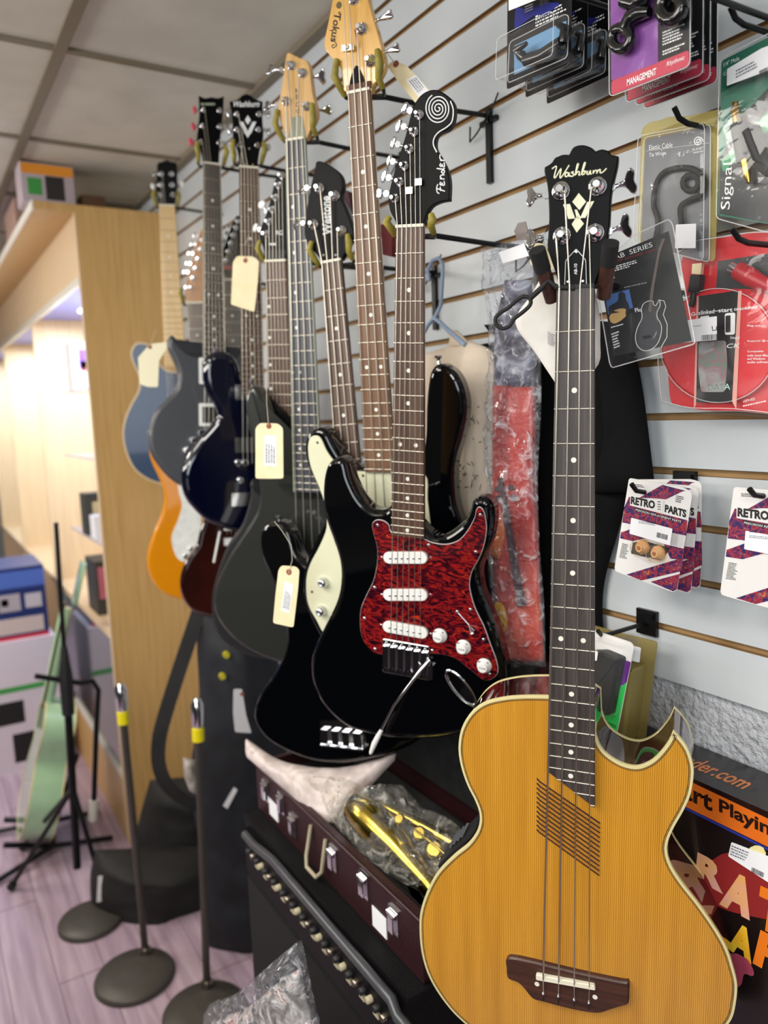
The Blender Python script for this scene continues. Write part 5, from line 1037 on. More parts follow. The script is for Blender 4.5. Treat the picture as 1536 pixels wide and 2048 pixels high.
# ================================================================ soft things
def resamp(pts, n):
    P = [Vector(p) for p in pts]; d = [0]
    for a, b in zip(P, P[1:]): d.append(d[-1]+(b-a).length)
    out = []
    for i in range(n):
        t = d[-1]*i/(n-1); k = max(j for j in range(len(d)) if d[j] <= t+1e-9); k = min(k, len(P)-2)
        out.append(P[k].lerp(P[k+1], (t-d[k])/max(1e-9, d[k+1]-d[k])))
    return out
def loft(name, F, left, right, m, T, nu=18, nv=40, h=.02, wr=.004, freq=30, z0=0, seed=0, power=.5, back=True, sm=True, stretch=(1, 1)):
    """soft sheet or pillow between two edge lines"""
    l = [F.L(*p) for p in left]; r = [F.L(*p) for p in right]
    l = smooth(l, 5, False); r = smooth(r, 5, False); l = resamp(l, nv); r = resamp(r, nv); V = []; Fa = []
    for j in range(nv):
        for i in range(nu):
            u = i/(nu-1); p = l[j].lerp(r[j], u); e = max(0, math.sin(math.pi*u))**power*min(1, math.sin(math.pi*min(1, max(0, (j+.3)/(nv-.4))))*3)**.5
            nz = noise.noise(Vector((p.x*freq*stretch[0]+seed, p.y*freq*stretch[1], seed*1.7)))+.5*noise.noise(Vector((p.x*freq*2.3*stretch[0], p.y*freq*2.3*stretch[1]+seed, 3.1)))
            V.append((p.x, p.y, z0+h*e+wr*nz*(.3+.7*e)))
    n = nu*nv
    for j in range(nv-1):
        for i in range(nu-1): a = j*nu+i; Fa.append((a, a+nu, a+nu+1, a+1))
    if back:
        for j in range(nv):
            for i in range(nu): p = V[j*nu+i]; V.append((p[0], p[1], z0-.002))
        for j in range(nv-1):
            for i in range(nu-1): a = n+j*nu+i; Fa.append((a, a+1, a+nu+1, a+nu))
            for i, s in ((0, 1), (nu-1, 0)):
                a, b = j*nu+i, (j+1)*nu+i; Fa.append((a, n+a, n+b, b) if s else (a, b, n+b, n+a))
        for i in range(nu-1):
            Fa.append((i, i+1, n+i+1, n+i)); a = (nv-1)*nu+i; Fa.append((a, n+a, n+a+1, a+1))
    return MB().add(V, Fa, 0, True).build(name, m, T)
F = Fr(1100, 900, off=.012, az=90); T = F.thing('black_shirt', 'black shirt hanging flat on the slatted wall behind the acoustic bass neck', 'shirt')
BLKC = mat('black cotton', '#08090c', .9, bump=(180, .3, .002), spec=.2)
loft('cloth', F, [(905, 700), (900, 850), (930, 1000), (950, 1200), (960, 1345)], [(1240, 640), (1262, 800), (1250, 1000), (1205, 1180), (1212, 1345)], BLKC, T, 24, 40, .025, .010, 16, stretch=(2, .5))
loft('sleeve', F, [(1190, 640), (1215, 760), (1225, 880), (1185, 985)], [(1272, 648), (1296, 760), (1310, 860), (1324, 980)], BLKC, T, 14, 30, .02, .008, 18, z0=.016)
loft('collar', F, [(985, 650), (1000, 668), (1030, 680)], [(1200, 640), (1190, 660), (1160, 675)], BLKC, T, 12, 8, .012, .004, 20, z0=.02)
F = Fr(900, 900, off=.075, az=88); T = F.thing('beige_shirt', 'beige t-shirt with a sketchy black print hanging behind the black bass horn', 'shirt')
BGE = mat('beige cotton', '#d2c3b0', .9, bump=(150, .3, .002))
loft('cloth', F, [(835, 712), (838, 850), (838, 1000), (840, 1235)], [(942, 682), (991, 722), (990, 900), (985, 1235)], BGE, T, 26, 44, .02, .014, 14, stretch=(2.6, .4))
loft('shoulder', F, [(878, 705), (900, 690), (905, 660)], [(935, 690), (930, 678), (912, 660)], BGE, T, 8, 8, .01, .003, 14)
rnd = random.Random(5); b = MB()
for i in range(46):
    x = rnd.gauss(930, 13); y = rnd.uniform(780, 980); p = F.L3(x, y, .034); a = rnd.uniform(0, 6.28); ln = rnd.uniform(.004, .012)
    b.tube([p, (p[0]+ln*math.cos(a), p[1]+ln*math.sin(a), .034)], .0008, 4)
tagit(b.build('printed_marks', mat('charcoal print', '#37332f', .8), T), kind='stuff')
F = Fr(880, 590, off=.085, az=88); T = F.thing('coat_hanger', 'pale blue plastic coat hanger carrying the beige shirt', 'coat hanger')
q = lambda x, y, z=0: F.L3(x, y, z)
MB().tube([q(858, 562), q(855, 540), q(866, 520), (q(878, 516)), q(886, 530), q(884, 570), q(882, 610), q(868, 638), q(868, 640)], .0035, 10).tube([q(846, 668), q(856, 650), q(868, 636), q(880, 645), q(902, 665), q(930, 690)], .0040, 10).build('frame', mat('pale blue plastic', '#8fa2be', .35), T)
F = Fr(1030, 900, off=.085, az=86); T = F.thing('bagged_fiddle_bag', 'red bag printed with violins inside crinkled clear plastic, between the shirts', 'gift bag')
REDV = ramped('red orange violin print', [(.35, '#7a1616'), (.5, '#b82c20'), (.62, '#c8402a'), (.72, '#d8703a')], scale=(1, .35, 1), nscale=9, dist=1, rough=.35, coat=.3)
loft('printed_bag', F, [(985, 770), (984, 950), (985, 1150), (1005, 1326)], [(1070, 770), (1072, 950), (1078, 1150), (1088, 1322)], REDV, T, 12, 40, .012, .003, 20)
loft('upper_lining', F, [(1010, 560), (990, 660), (988, 775)], [(1062, 560), (1068, 660), (1070, 775)], ramped('purple grey lining', [(.38, '#2e2a3c'), (.5, '#6a6a7c'), (.6, '#b4b8c4'), (.7, '#5a4f80')], nscale=16, dist=1.5, rough=.5), T, 10, 20, .008, .004, 30)
VB = mat('violin fingerboard print', '#3a1826', .5)
b = MB(); b.prism(F.LL([(995, 955), (1003, 955), (1050, 1210), (1035, 1215)], .018), [(0, .016), (0, .019)]).build('fingerboard_print', VB, T)
b = MB()
for x, y in ((1022, 975), (1026, 995), (995, 978), (996, 997)): p = F.L(x, y, .018); b.lathe((p[0], p[1], .017), [(.0055, 0), (.005, .003)], 12)
b.build('peg_print', VB, T)
flat('yellow_spot', smooth(F.LL([(990, 1205), (1005, 1212), (1012, 1240), (1008, 1265), (992, 1272), (988, 1240)], .018), 3), .0155, mat('yellow print', '#d9a41c', .4), T, .002)
loft('shoulder_print', F, [(990, 1000), (990, 1060), (990, 1110)], [(1012, 1010), (1020, 1060), (1010, 1115)], mat('orange print', '#d06a2a', .4), T, 8, 10, .003, 0, 10, z0=.013)
loft('plastic_cover', F, [(966, 500), (972, 560), (985, 640), (982, 760), (975, 880), (984, 1000), (984, 1150), (1003, 1332)], [(1048, 478), (1072, 540), (1080, 640), (1085, 800), (1078, 950), (1082, 1100), (1090, 1200), (1094, 1332)], CRINKLE, T, 26, 90, .026, .012, 60, z0=.004, seed=3, stretch=(1.3, .8))
flat('price_label', F.LL([(1000, 505), (1050, 487), (1060, 512), (1008, 527)], .03), .032, PAPER, T, .0004)
MB().prism(F.LL([(1028, 462), (1036, 446), (1050, 443), (1055, 462), (1053, 480), (1034, 480)], .02), [(0, .018), (0, .020)]).build('hang_tab', plastic('grey hang tab', '#9a8d8a', .6, .8, 10, .2, .3, .002), T)
# white folded envelope tied behind the neck and black rubber strap
F = Fr(1110, 660, depth=.955, az=56); T = F.thing('paper_envelope', 'creased white paper envelope hanging behind the acoustic bass neck', 'envelope')
loft('paper', F, [(1086, 548), (1062, 590), (1030, 645), (1070, 705), (1112, 768)], [(1184, 560), (1198, 620), (1200, 680), (1196, 730), (1150, 768)], ramped('off white paper', [(.3, '#d3cec6'), (.7, '#e4e0da')], nscale=10, rough=.7), T, 14, 20, .004, .002, 14)
fine('barcode', F.L(1096, 688, .006), F.L(1112, 696, .006), F.L(1096, 662, .006), 7, .0075, GREYINK, T, 3)
F = Fr(1050, 610, depth=.90, az=50); T = F.thing('cable_strap', 'black rubber keyhole strap sticking out left of the acoustic bass nut', 'strap')
q = lambda x, y: F.L3(x, y, 0)
MB().tube([a_+(0,) for a_ in smooth([q(*k_)[:2] for k_ in ((1060, 598), (1060, 610), (1046, 624), (1028, 638), (1020, 651), (1006, 657), (993, 650), (991, 637), (1001, 625), (1016, 616), (1032, 602), (1048, 593))], 5)], .0024, 8, closed=True).tube([q(1060, 597), q(1082, 577), q(1096, 560), q(1112, 574), q(1150, 576)], .0033, 8).build('strap', RUBBER, T)

# ================================================================ tall carton by the wall
XR, XL = -.30, -.79; BT = 1.103; BF = -.078
Tb = thing('guitar_carton', 'tall black carton with an orange band and yellow poster lettering behind the acoustic bass', 'box', Matrix.Translation((XL, 0, 0)))
BXM = ramped('black printed carton', [(.3, '#120d0d'), (.6, '#1a1010'), (.75, '#2a1210')], nscale=5, rough=.3, coat=.3)
MB().box(0, XR-XL, BF, .012, 0, BT).build('carton', BXM, Tb)
F = Fr(1450, 1700, off=-BF, az=90)
def onF(o): o.parent = Tb; o.matrix_local = Matrix.Translation((-XL, 0, 0)) @ F.M; return o
KX = lambda x, y: (1340+.2678*x, 1500+.2678*y)
def kp(name, pts, z, m, r=.0003, t=.0004): return onF(flat(name, F.LL([KX(*p) for p in pts]), z, m, None, t, r))
ORB = mat('orange carton band', '#e4701f', .35, 0, .2)
kp('orange_band', [(-800, -240), (185, 250), (760, 525), (1300, 800), (1300, 1010), (760, 735), (130, 428), (-800, -30)], .0003, ORB)
kp('blue_rule', [(-800, -26), (128, 430), (1300, 1013), (1300, 1030), (122, 445), (-800, -8)], .0004, mat('blue rule', '#2c3596', .4))
kp('red_glow_print', smooth([(380, 780), (600, 800), (900, 900), (900, 1250), (560, 1230), (330, 1150), (180, 1000)], 4), .0002, ramped('dark red print', [(.35, '#120808'), (.65, '#2a0c08')], nscale=9, rough=.3, coat=.3), .001)
def kt(body, a, b, c, h, m, **k): return onF(text('lettering', body, F.L(*KX(*a)), F.L(*KX(*b)), F.L(*KX(a[0]+k.pop('sx', 0), a[1]-h)), .0008, m, None, .0003, **k))
DKP = mat('dark brown print', '#26100a', .4)
kt('Smart', (-130, 240), (320, 462), 0, 130, DKP, offset=.03); kt('Playing', (370, 488), (840, 716), 0, 128, DKP, offset=.03)
YEL = ramped('yellow poster ink', [(.3, '#e8a51e'), (.7, '#eec93a')], nscale=30, rough=.4)
PNK = ramped('pink to yellow poster ink', [(.3, '#dfa39c'), (.7, '#e6a93a')], nscale=22, rough=.4)
ORG = mat('orange poster ink', '#e8791c', .4)
for s, a, b, h, sx, m in (('R', (190, 960), (400, 1075), 200, 20, PNK), ('A', (370, 1150), (600, 1272), 270, 60, PNK), ('T', (640, 1310), (860, 1420), 300, 40, ORG),
                       ('T', (180, 1280), (340, 1350), 150, 10, mat('dull mauve poster ink', '#8a6a62', .4)), ('A', (430, 1480), (612, 1600), 220, 40, YEL), ('P', (620, 1590), (800, 1690), 250, 60, ORG)):
    kt(s, a, b, 0, h, m, sx=sx, offset=.06)
kp('guitar_print', smooth([(480, 1520), (540, 1535), (590, 1570), (630, 1650), (620, 1685), (560, 1670), (540, 1740), (515, 1765), (490, 1740), (470, 1640)], 4), .0012, mat('pink print', '#a8455c', .4), .0001)
kp('lamp_print', [(590+70*math.cos(t*.5)+60, 770+60*math.sin(t*.5)) for t in range(12)], .0006, mat('pale yellow print', '#efe3a0', .4), .0001)
kp('price_sticker', [(465, 684), (740, 790), (1020, 930), (1010, 1130), (740, 985), (440, 790)], .0014, PAPER, .002)
onF(fine('sticker_print', F.L(*KX(455, 780)), F.L(*KX(620, 850)), F.L(*KX(468, 700)), 4, .0020, GREYINK, None, 5))
onF(barcode(F.L(*KX(612, 905)), F.L(*KX(705, 950)), F.L(*KX(618, 870)), .0020, None, 3))
def tp(x, y): p = floorp(x, y, BT); return (p.x-XL, p.y)
text('lettering', 'Fender.com', tp(1331, 1513), tp(1487, 1580), tp(1357, 1498), BT, mat('orange carton print', '#e08a50', .4), Tb, .0003, shear=.2, offset=.02)

# ================================================================ amplifier, case and horn
OF = .37
PB = wallp(560, 1690, OF); ZA = wallp(560, 1662, .335).z
pl = wallp(489, 1627, OF); AX0, AX1 = pl.x, -.875
Ta = thing('bass_amplifier', 'long black speaker amplifier with a row of chrome knobs under a grey tube bumper', 'amplifier', Matrix.Translation((AX0, -.2, 0)))
def lA(p): return (p[0]-AX0, p[1]+.2, p[2])
TOLEX = mat('black tolex', '#08080a', .6, bump=(300, .5, .002), spec=.25); GRILL = ramped('woven black grille', [(.4, '#030303'), (.6, '#0b0b0a')], nscale=260, rough=.9)
MB().box(0, AX1-AX0, -OF+.2, .17, .01, ZA).build('cabinet', TOLEX, Ta)
MB().box(.02, AX1-AX0-.02, -OF+.19, -OF+.2, .03, ZA-.13).build('grille', GRILL, Ta)
MB().box(.02, AX1-AX0-.02, -OF+.19, -OF+.2, ZA-.115, ZA-.02).build('control_panel', mat('black panel', '#08080a', .5, spec=.2), Ta)
bp = []
for p in ((487, 1627), (505, 1632), (542, 1664), (590, 1710), (636, 1755), (690, 1812), (736, 1864), (780, 1917), (792, 1958), (830, 2016)):
    q = wallp(*p, OF+.028); bp.append(lA(q))
MB().tube([(a[0], a[1], ZA+.012-.0*i) if 1 < i < 8 else (a[0], a[1], ZA-.004) for i, a in enumerate(bp)], .0085, 12).build('tube_bumper', mat('grey coated tube', '#4a4c50', .35, .3), Ta)
for i in range(26):
    x = AX0+.05+(AX1-AX0-.1)*i/25; p = lA((x, -OF-.01, ZA-.058)); m = (SATIN, DKMETAL, SATIN, mat('cream plastic', '#b7ae8f', .4))[i % 4]
    MB().lathe(p, [(.0062, 0), (.006, -.009), (.004, -.010)], 12, ax=1).build('control_knob', m, Ta)
    if i % 2: MB().box(p[0]+.010, p[0]+.026, p[1]-.004, p[1], p[2]-.018, p[2]-.008).build('switch', mat('cream plastic', '#b7ae8f', .4), Ta)
# case
CF = .335; ct = ZA+.002; cx0 = wallp(511, 1520, CF).x; cz1 = wallp(600, 1607, CF).z; cx1 = -.885
Tc = thing('instrument_case', 'open maroon instrument case with chrome latches lying on the amplifier', 'instrument case', Matrix.Translation((cx0, -.2, ct)))
MARO = mat('maroon leatherette', '#2b0f13', .45, bump=(200, .4, .002)); PLUSH = ramped('black plush', [(.3, '#060607'), (.7, '#17181a')], nscale=60, rough=.95, bump=.6)
H = cz1-ct; W = cx1-cx0; y0 = -CF+.2; y1 = .13
MB().box(0, W, y0, y0+.012, 0, H).box(0, W, y1-.012, y1, 0, H).box(0, .012, y0+.012, y1-.012, 0, H).box(W-.012, W, y0+.012, y1-.012, 0, H).box(.012, W-.012, y0+.012, y1-.012, 0, .012).build('tray', MARO, Tc)
MB().prism(rring([(.013, y0+.013), (W-.013, y0+.013), (W-.013, y1-.013), (.013, y1-.013)], .02), [(0, .012), (0, H-.035), (.02, H-.02), (.035, H-.05)]).build('plush_lining', PLUSH, Tc)
MB().box(0, W, y1-.010, y1+.035, H+.002, H+.34).build('lid', MARO, Tc)
MB().box(.015, W-.015, y1-.022, y1-.0101, H+.015, H+.33).build('lid_lining', PLUSH, Tc)
MB().tube([(0, y0-.002, H-.004), (W, y0-.002, H-.004)], .004, 8).build('edge_trim', mat('dark maroon trim', '#2a0d12', .4), Tc)
def cl(px, py): p = wallp(px, py, CF); return (p.x-cx0, p.z-ct)
for px, py in ((533, 1580), (565, 1605), (588, 1650), (668, 1716), (730, 1768), (790, 1840)):
    x, z = cl(px, py); z = min(max(z, .03), H-.025)
    MB().box(x-.014, x+.014, y0-.004, y0, z-.022, z+.022).box(x-.007, x+.007, y0-.010, y0-.004, z-.018, z+.010).cyl((x-.012, y0-.006, z+.012), (x+.012, y0-.006, z+.012), .004, n=8).build('latch', CHROME, Tc)
for px, py in ((548, 1620), (760, 1850)):
    x, z = cl(px, py); flat_ = MB().box(x-.022, x+.022, y0-.0015, y0, max(.01, z-.018), max(.01, z-.018)+.036).build('white_label', PAPER, Tc)
x, z = cl(640, 1700)
MB().tube([(x-.03, y0-.002, H*.8), (x-.032, y0-.014, H*.25), (x-.02, y0-.02, .012), (x+.02, y0-.02, .012), (x+.032, y0-.014, H*.25), (x+.03, y0-.002, H*.8)], .004, 8).build('handle', mat('cream handle', '#a99f85', .5), Tc)
# saxophone in its bag
BRASS = mat('lacquered brass', '#b9a34a', .2, 1)
P0 = on(730, 1650, (0, 0, 1), cz1+.02)
F = Fr(0, 0, P=P0, az=60, lean=48)
T = F.thing('saxophone', 'brass saxophone lying in the open maroon case', 'saxophone'); q = lambda x, y, z=0: F.L3(x, y, z)
MB().tube([q(700, 1622, .0), q(712, 1618, .012), q(740, 1640, .018), q(790, 1690, .016), q(860, 1770, .01), q(900, 1830, .006)], [.012, .028, .034, .028, .018, .012], 18).build('bow_and_body', BRASS, T)
MB().tube([q(760, 1610), q(850, 1655), q(930, 1700)], [.010, .012, .014], 14).build('body_tube', BRASS, T)
for x, y, r in ((870, 1700, .016), (900, 1730, .018), (840, 1668, .013), (925, 1765, .018), (800, 1640, .010)):
    c = q(x, y, .02); MB().lathe(c, [(r, 0), (r, .005), (r*.7, .007)], 16).build('key_cup', BRASS, T)
MB().tube([q(830, 1660, .03), q(870, 1690, .034), q(930, 1745, .03)], .0022, 6).build('key_rod', BRASS, T)
T = F.thing('clear_bag', 'loose clear plastic bag wrapped over the brass saxophone', 'plastic bag')
loft('film', F, [(700, 1590), (690, 1620), (700, 1680), (760, 1740), (850, 1790)], [(810, 1575), (850, 1620), (900, 1640), (950, 1690), (990, 1760)], CRINKLE2, T, 30, 40, .045, .020, 38, seed=2, z0=.01)
F = Fr(0, 0, P=on(640, 1560, (0, 0, 1), cz1+.03), az=58, lean=42)
T = F.thing('paper_bag', 'pinkish white paper and film bag drooping below the black bass body', 'paper bag')
loft('paper', F, [(494, 1478), (560, 1520), (640, 1535), (710, 1530), (794, 1508)], [(494, 1515), (580, 1590), (650, 1650), (700, 1612), (790, 1520)], ramped('pinkish white paper', [(.3, '#b9a9a4'), (.55, '#d9ccc8'), (.75, '#a08672')], nscale=16, dist=1, rough=.5, bump=.4), T, 20, 40, .02, .012, 28, seed=5)
loft('film', F, [(600, 1560), (640, 1590), (660, 1630), (690, 1680)], [(720, 1560), (740, 1590), (770, 1640), (730, 1690)], CRINKLE2, T, 24, 24, .03, .02, 40, seed=8, z0=.01)
# big plastic bag in the foreground at the bottom
P0 = wallp(560, 2000, .50); F = Fr(0, 0, P=P0, az=75, lean=0); zb = -P0.z+.01
T = F.thing('clear_sack', 'crinkled clear plastic sack of small parts at the bottom edge', 'plastic bag')
L_ = [F.L(600, 1880), F.L(545, 1925), F.L(475, 1985), F.L(418, 2014), F.L(440, 2100)]; R2 = [F.L(606, 1880), F.L(616, 1925), F.L(628, 1985), F.L(640, 2040), F.L(645, 2100)]
_old = F.L
class _LL:
    pass
def loftl(name, l, r, *a, **k):
    fake = type('X', (), {'L': staticmethod(lambda x, y: (x, y))}); return loft(name, fake, l, r, *a, **k)
loftl('contents', [(p[0]+.02, p[1]-.02) for p in L_[1:]]+[(L_[-1][0]+.02, zb+.01)], [(p[0]-.02, p[1]-.02) for p in R2[1:]]+[(R2[-1][0]-.02, zb+.01)], ramped('mixed dark bits', [(.3, '#2a2a2e'), (.45, '#8a8682'), (.58, '#cfcac4'), (.64, '#9c3a2c'), (.68, '#e4e0dc')], nscale=26, dist=1.5, rough=.5), T, 20, 30, .03, .006, 30, seed=4)
loftl('film', L_+[(L_[-1][0], zb)], R2+[(R2[-1][0], zb)], CRINKLE, T, 34, 60, .05, .014, 42, seed=6, z0=.004)
flat('white_label', [F.L(525, 2010), F.L(560, 2020), F.L(570, 2100), F.L(535, 2100)], .066, PAPER, T, .0005)

# ================================================================ stands on the floor
CAST = mat('worn cast iron', '#4c4843', .5, .3); POLE = mat('worn steel pole', '#57534e', .35, .6); YTAPE = mat('yellow tape', '#e8d813', .4)
def mic_stand(c, pb, top, tape, label, r=.112, pole=True):
    P = floorp(*c); B = floorp(*pb); Tt = xpl(top[0], top[1], B.x); T = thing('microphone_stand', label, 'microphone stand', Matrix.Translation(P)); lo = lambda p: tuple(Vector(p)-P)
    MB().lathe((0, 0, 0), [(r, 0), (r, .012), (r*.96, .018), (r*.5, .022), (.02, .026)], 40).build('round_base', CAST, T)
    if not pole: return T
    MB().tube([lo(B+Vector((0, 0, .02))), lo(B.lerp(Tt, .93))], .0105, 14).build('pole', POLE, T)
    MB().lathe(lo(B+Vector((0, 0, .02))), [(.018, 0), (.018, .012), (.012, .02)], 16).build('pole_collar', DKMETAL, T)
    a, b = B.lerp(Tt, tape[0]), B.lerp(Tt, tape[1]); MB().tube([lo(a), lo(b)], .0165, 14).build('yellow_tape', YTAPE, T)
    MB().tube([lo(b), lo(b.lerp(Tt, .15)), lo(b.lerp(Tt, .8)), lo(Tt)], [.012, .017, .018, .009], 14).build('clutch', CHROME, T)
    return T
mic_stand((270, 1957), (292, 1918), (240, 1366), (.86, .90), 'microphone stand with yellow tape and a full round base on the floor')
mic_stand((410, 2030), (415, 1985), (394, 1395), (.86, .90), 'microphone stand with yellow tape in front of the tall dark bags')
P = floorp(182, 1845); mic_stand((182, 1845), (0, 0), (0, 0), None, 'low round stand base tucked under the black gig bag', .10, False)
# tall thin tripod stand beside the green guitar
P = floorp(160, 1790); Tt = xpl(112, 1045, P.x)
T = thing('music_stand', 'tall thin black tripod stand with a side arm, left of the cabinet', 'stand', Matrix.Translation(P)); lo = lambda p: tuple(Vector(p)-P)
MB().tube([lo(P+Vector((0, 0, .10))), lo(P.lerp(Tt, .5))], .013, 12).build('lower_tube', BLACKMET, T)
MB().tube([lo(P.lerp(Tt, .5)), lo(Tt)], .0075, 12).build('upper_tube', BLACKMET, T)
MB().tube([lo(P.lerp(Tt, .50)), lo(P.lerp(Tt, .60)), lo(P.lerp(Tt, .68))], [.020, .022, .010], 14).build('clutch', SATIN, T)
ax_ = [xpl(x, y, P.x) for x, y in ((70, 1352), (120, 1360), (160, 1366), (185, 1362), (197, 1380), (193, 1450), (188, 1600), (186, 1640))]
MB().tube([lo(p) for p in ax_], .009, 10).build('side_arm', BLACKMET, T)
MB().tube([lo(ax_[-2]), lo(ax_[-1])], .017, 12).build('white_grip', mat('white grip', '#c9c4bb', .5), T)
hub = P.lerp(Tt, .30)
for tip in ((22, 1782), (45, 1700), (215, 1815)):
    q = floorp(*tip); q.z = .012; MB().tube([lo(hub), lo(q)], .008, 10).build('leg', BLACKMET, T); MB().tube([lo(q-(q-hub).normalized()*.02), lo(q)], .015, 10).build('rubber_foot', RUBBER, T)
# green acoustic guitar, edge on, in its stand
P0 = floorp(66, 1660, .07); F = Fr(0, 0, P=P0, az=96, lean=16)
T = F.thing('acoustic_guitar', 'pale mint green acoustic guitar with cream edges seen side-on in a floor stand', 'acoustic guitar')
MINT = mat('mint green lacquer', '#a6c9a4', .2, 0, .8)
ao = smooth([(0, 0), (.10, .01), (.175, .07), (.195, .16), (.165, .24), (.125, .30), (.125, .34), (.145, .41), (.12, .47), (.05, .50), (0, .50), (-.05, .50), (-.12, .47), (-.145, .41), (-.125, .34), (-.125, .30), (-.165, .24), (-.195, .16), (-.175, .07), (-.10, .01)], 5)
MB().prism(ao, [(.002, -.055), (0, -.053), (0, .053), (.002, .055)]).build('body', MINT, T)
for z in (-.055, .051): MB().prism(ao, [(-.0008, z), (-.0008, z+.005), (.003, z+.0052), (.003, z)], caps=False).build('binding', BINDING, T)
MB().box(-.022, .022, .48, .88, .056, .064).build('fingerboard', ROSE, T)
MB().tube([(0, .49, .045), (0, .86, .050)], .022, 12).build('neck', MINT, T)
MB().prism([(-.032, .88), (.032, .88), (.04, 1.04), (-.04, 1.04)], [(0, .015), (0, .032)]).build('headstock', MINT, T)
Tg = thing('guitar_stand', 'low black guitar stand cradling the mint green guitar', 'stand', Matrix.Translation((P0.x, P0.y, 0))); lo = lambda p: tuple(Vector(p)-Vector((P0.x, P0.y, 0)))
b = MB(); b.tube([lo(F.W(-.10, -.008, .10)), lo(F.W(-.10, -.012, -.07)), lo(F.W(.10, -.012, -.07)), lo(F.W(.10, -.008, .10))], .011, 10).build('cradle', BLACKMET, Tg)
for s in (-1, 1):
    MB().tube([lo(F.W(s*.10, -.012, -.07)), tuple((s*.22, -.22, .008))], .010, 8).build('leg', BLACKMET, Tg); MB().tube([lo(F.W(s*.10, -.012, -.07)), tuple((s*.12, .26, .008))], .010, 8).build('leg', BLACKMET, Tg)
MB().tube([lo(F.W(0, -.012, -.07)), lo(F.W(0, .30, -.10))], .010, 8).build('back_post', BLACKMET, Tg)

# ================================================================ black gig bags
BAGM = ramped('black nylon', [(.3, '#121213'), (.7, '#1f1d1c')], nscale=14, rough=.75, bump=.2)
def bag(name, label, X, px, left, right, h, az=14, **k):
    F = Fr(px[0], px[1], x=X, az=az); T = F.thing(name, label, 'gig bag'); loft('body', F, left, right, k.pop('m', BAGM), T, 24, 40, h, .012, 12, power=.6, **k); return F, T
F, T = bag('gig_bag', 'slumped black gig bag with a small white label beside the round base', -2.50, (330, 1700), [(190, 1700), (180, 1760), (186, 1830), (205, 1872)], [(440, 1690), (470, 1760), (490, 1840), (500, 1915)], .17)
flat('white_label', F.LL([(196, 1756), (208, 1754), (205, 1806), (193, 1808)], .08), .07, PAPER, T, .001)
F2, T2 = bag('gig_bag', 'second black gig bag humped up against the oak cabinet', -2.62, (370, 1600), [(300, 1560), (278, 1640), (262, 1720), (240, 1850)], [(440, 1550), (490, 1600), (520, 1700), (520, 1880)], .12)
NAVYB = ramped('dark navy nylon', [(.3, '#0c0d11'), (.7, '#1c2029')], nscale=14, rough=.7, bump=.2)
F, T = bag('gig_bag', 'tall dark navy gig bag standing behind the second microphone stand', -2.14, (450, 1500), [(392, 1212), (394, 1300), (398, 1420), (380, 1560), (400, 1700), (410, 1900)], [(510, 1230), (560, 1330), (575, 1500), (590, 1700), (600, 1930)], .11, m=NAVYB)
for x, y in ((453, 1310), (445, 1353)):
    p = F.L(x, y, .12); MB().lathe((p[0], p[1], .112), [(.010, 0), (.009, .012)], 12).build('yellow_toggle', mat('dull yellow', '#b5a91e', .5), T)
flat('white_strip', F.LL([(468, 1575), (475, 1580), (455, 1618), (446, 1612)], .12), .118, PAPER, T, .001)
b = MB(); pth = [F.L(x, y, .02) for x, y in ((405, 1200), (385, 1260), (355, 1350), (330, 1430), (318, 1480), (318, 1530), (335, 1570), (370, 1600), (400, 1612))]
pth = smooth(pth, 4, False); V = []
for i, (x, y) in enumerate(pth):
    a = Vector(pth[max(0, i-1)]); c = Vector(pth[min(len(pth)-1, i+1)]); t = (c-a).normalized(); n_ = Vector((-t.y, t.x))*.020
    for s, z in ((1, .03), (-1, .018), (-1, .014), (1, .026)): V.append((x+n_.x*s, y+n_.y*s, z))
n = len(pth); b.add(V, [(i*4+j, i*4+(j+1) % 4, i*4+4+(j+1) % 4, i*4+4+j) for i in range(n-1) for j in range(4)]+[(0, 3, 2, 1), (n*4-4, n*4-3, n*4-2, n*4-1)], 0, False).build('shoulder_strap', BAGM, T)
F = Fr(372, 1545, x=-2.0, az=20); T = F.thing('work_glove', 'crumpled greyish work glove hanging at the second microphone stand', 'glove')
loft('glove', F, [(366, 1515), (368, 1550), (378, 1580)], [(392, 1520), (396, 1555), (396, 1588)], ramped('greyish cotton', [(.3, '#6d635c'), (.7, '#b3aca4')], nscale=40, rough=.9), T, 10, 14, .02, .006, 40)

# ================================================================ oak display cabinet along the far part of the wall
CXR = -2.866; CBY = -.347; Tk = thing('display_cabinet', 'long pale oak display cabinet with lit bays and a flat end panel', 'cabinet', Matrix.Translation((CXR, 0, 0)))
def cb(name, x0, x1, ya, yb, z0, z1, m, par=None): return MB().box(x0, x1, ya, yb, z0, z1).build(name, m, par or Tk)
cb('end_panel', -.022, 0, CBY, -.002, 0, 2.31, WOOD); cb('end_panel_edge', -.022, .001, CBY-.004, CBY, 0, 2.31, WOODL)
cb('top_board', -4.1, 0, -.478, -.002, 2.31, 2.335, WOOD); cb('top_edge', -4.1, 0, -.484, -.478, 2.308, 2.337, mat('cream edge strip', '#e9e4da', .5))
cb('fascia', -4.1, -.022, CBY, CBY+.018, 2.10, 2.31, WOODL); cb('light_rail', -4.1, -.022, CBY-.006, CBY+.012, 2.075, 2.10, mat('cream light rail', '#d9d6cc', .4))
cb('back_panel', -4.1, -.022, -.014, -.002, .02, 2.31, WOODL)
cb('bay_ceiling', -4.1, -.022, CBY+.02, -.014, 2.10, 2.115, mat('violet board', '#8f93dc', .5))  # bay underside coloured an even violet
for x in (-1.27, -2.53, -3.79): cb('divider', x, x+.022, CBY+.002, -.014, .02, 2.10, WOODL)
GLS = plastic('shelf glass', '#dfe6ff', .15, .3, 6, .05, 0)
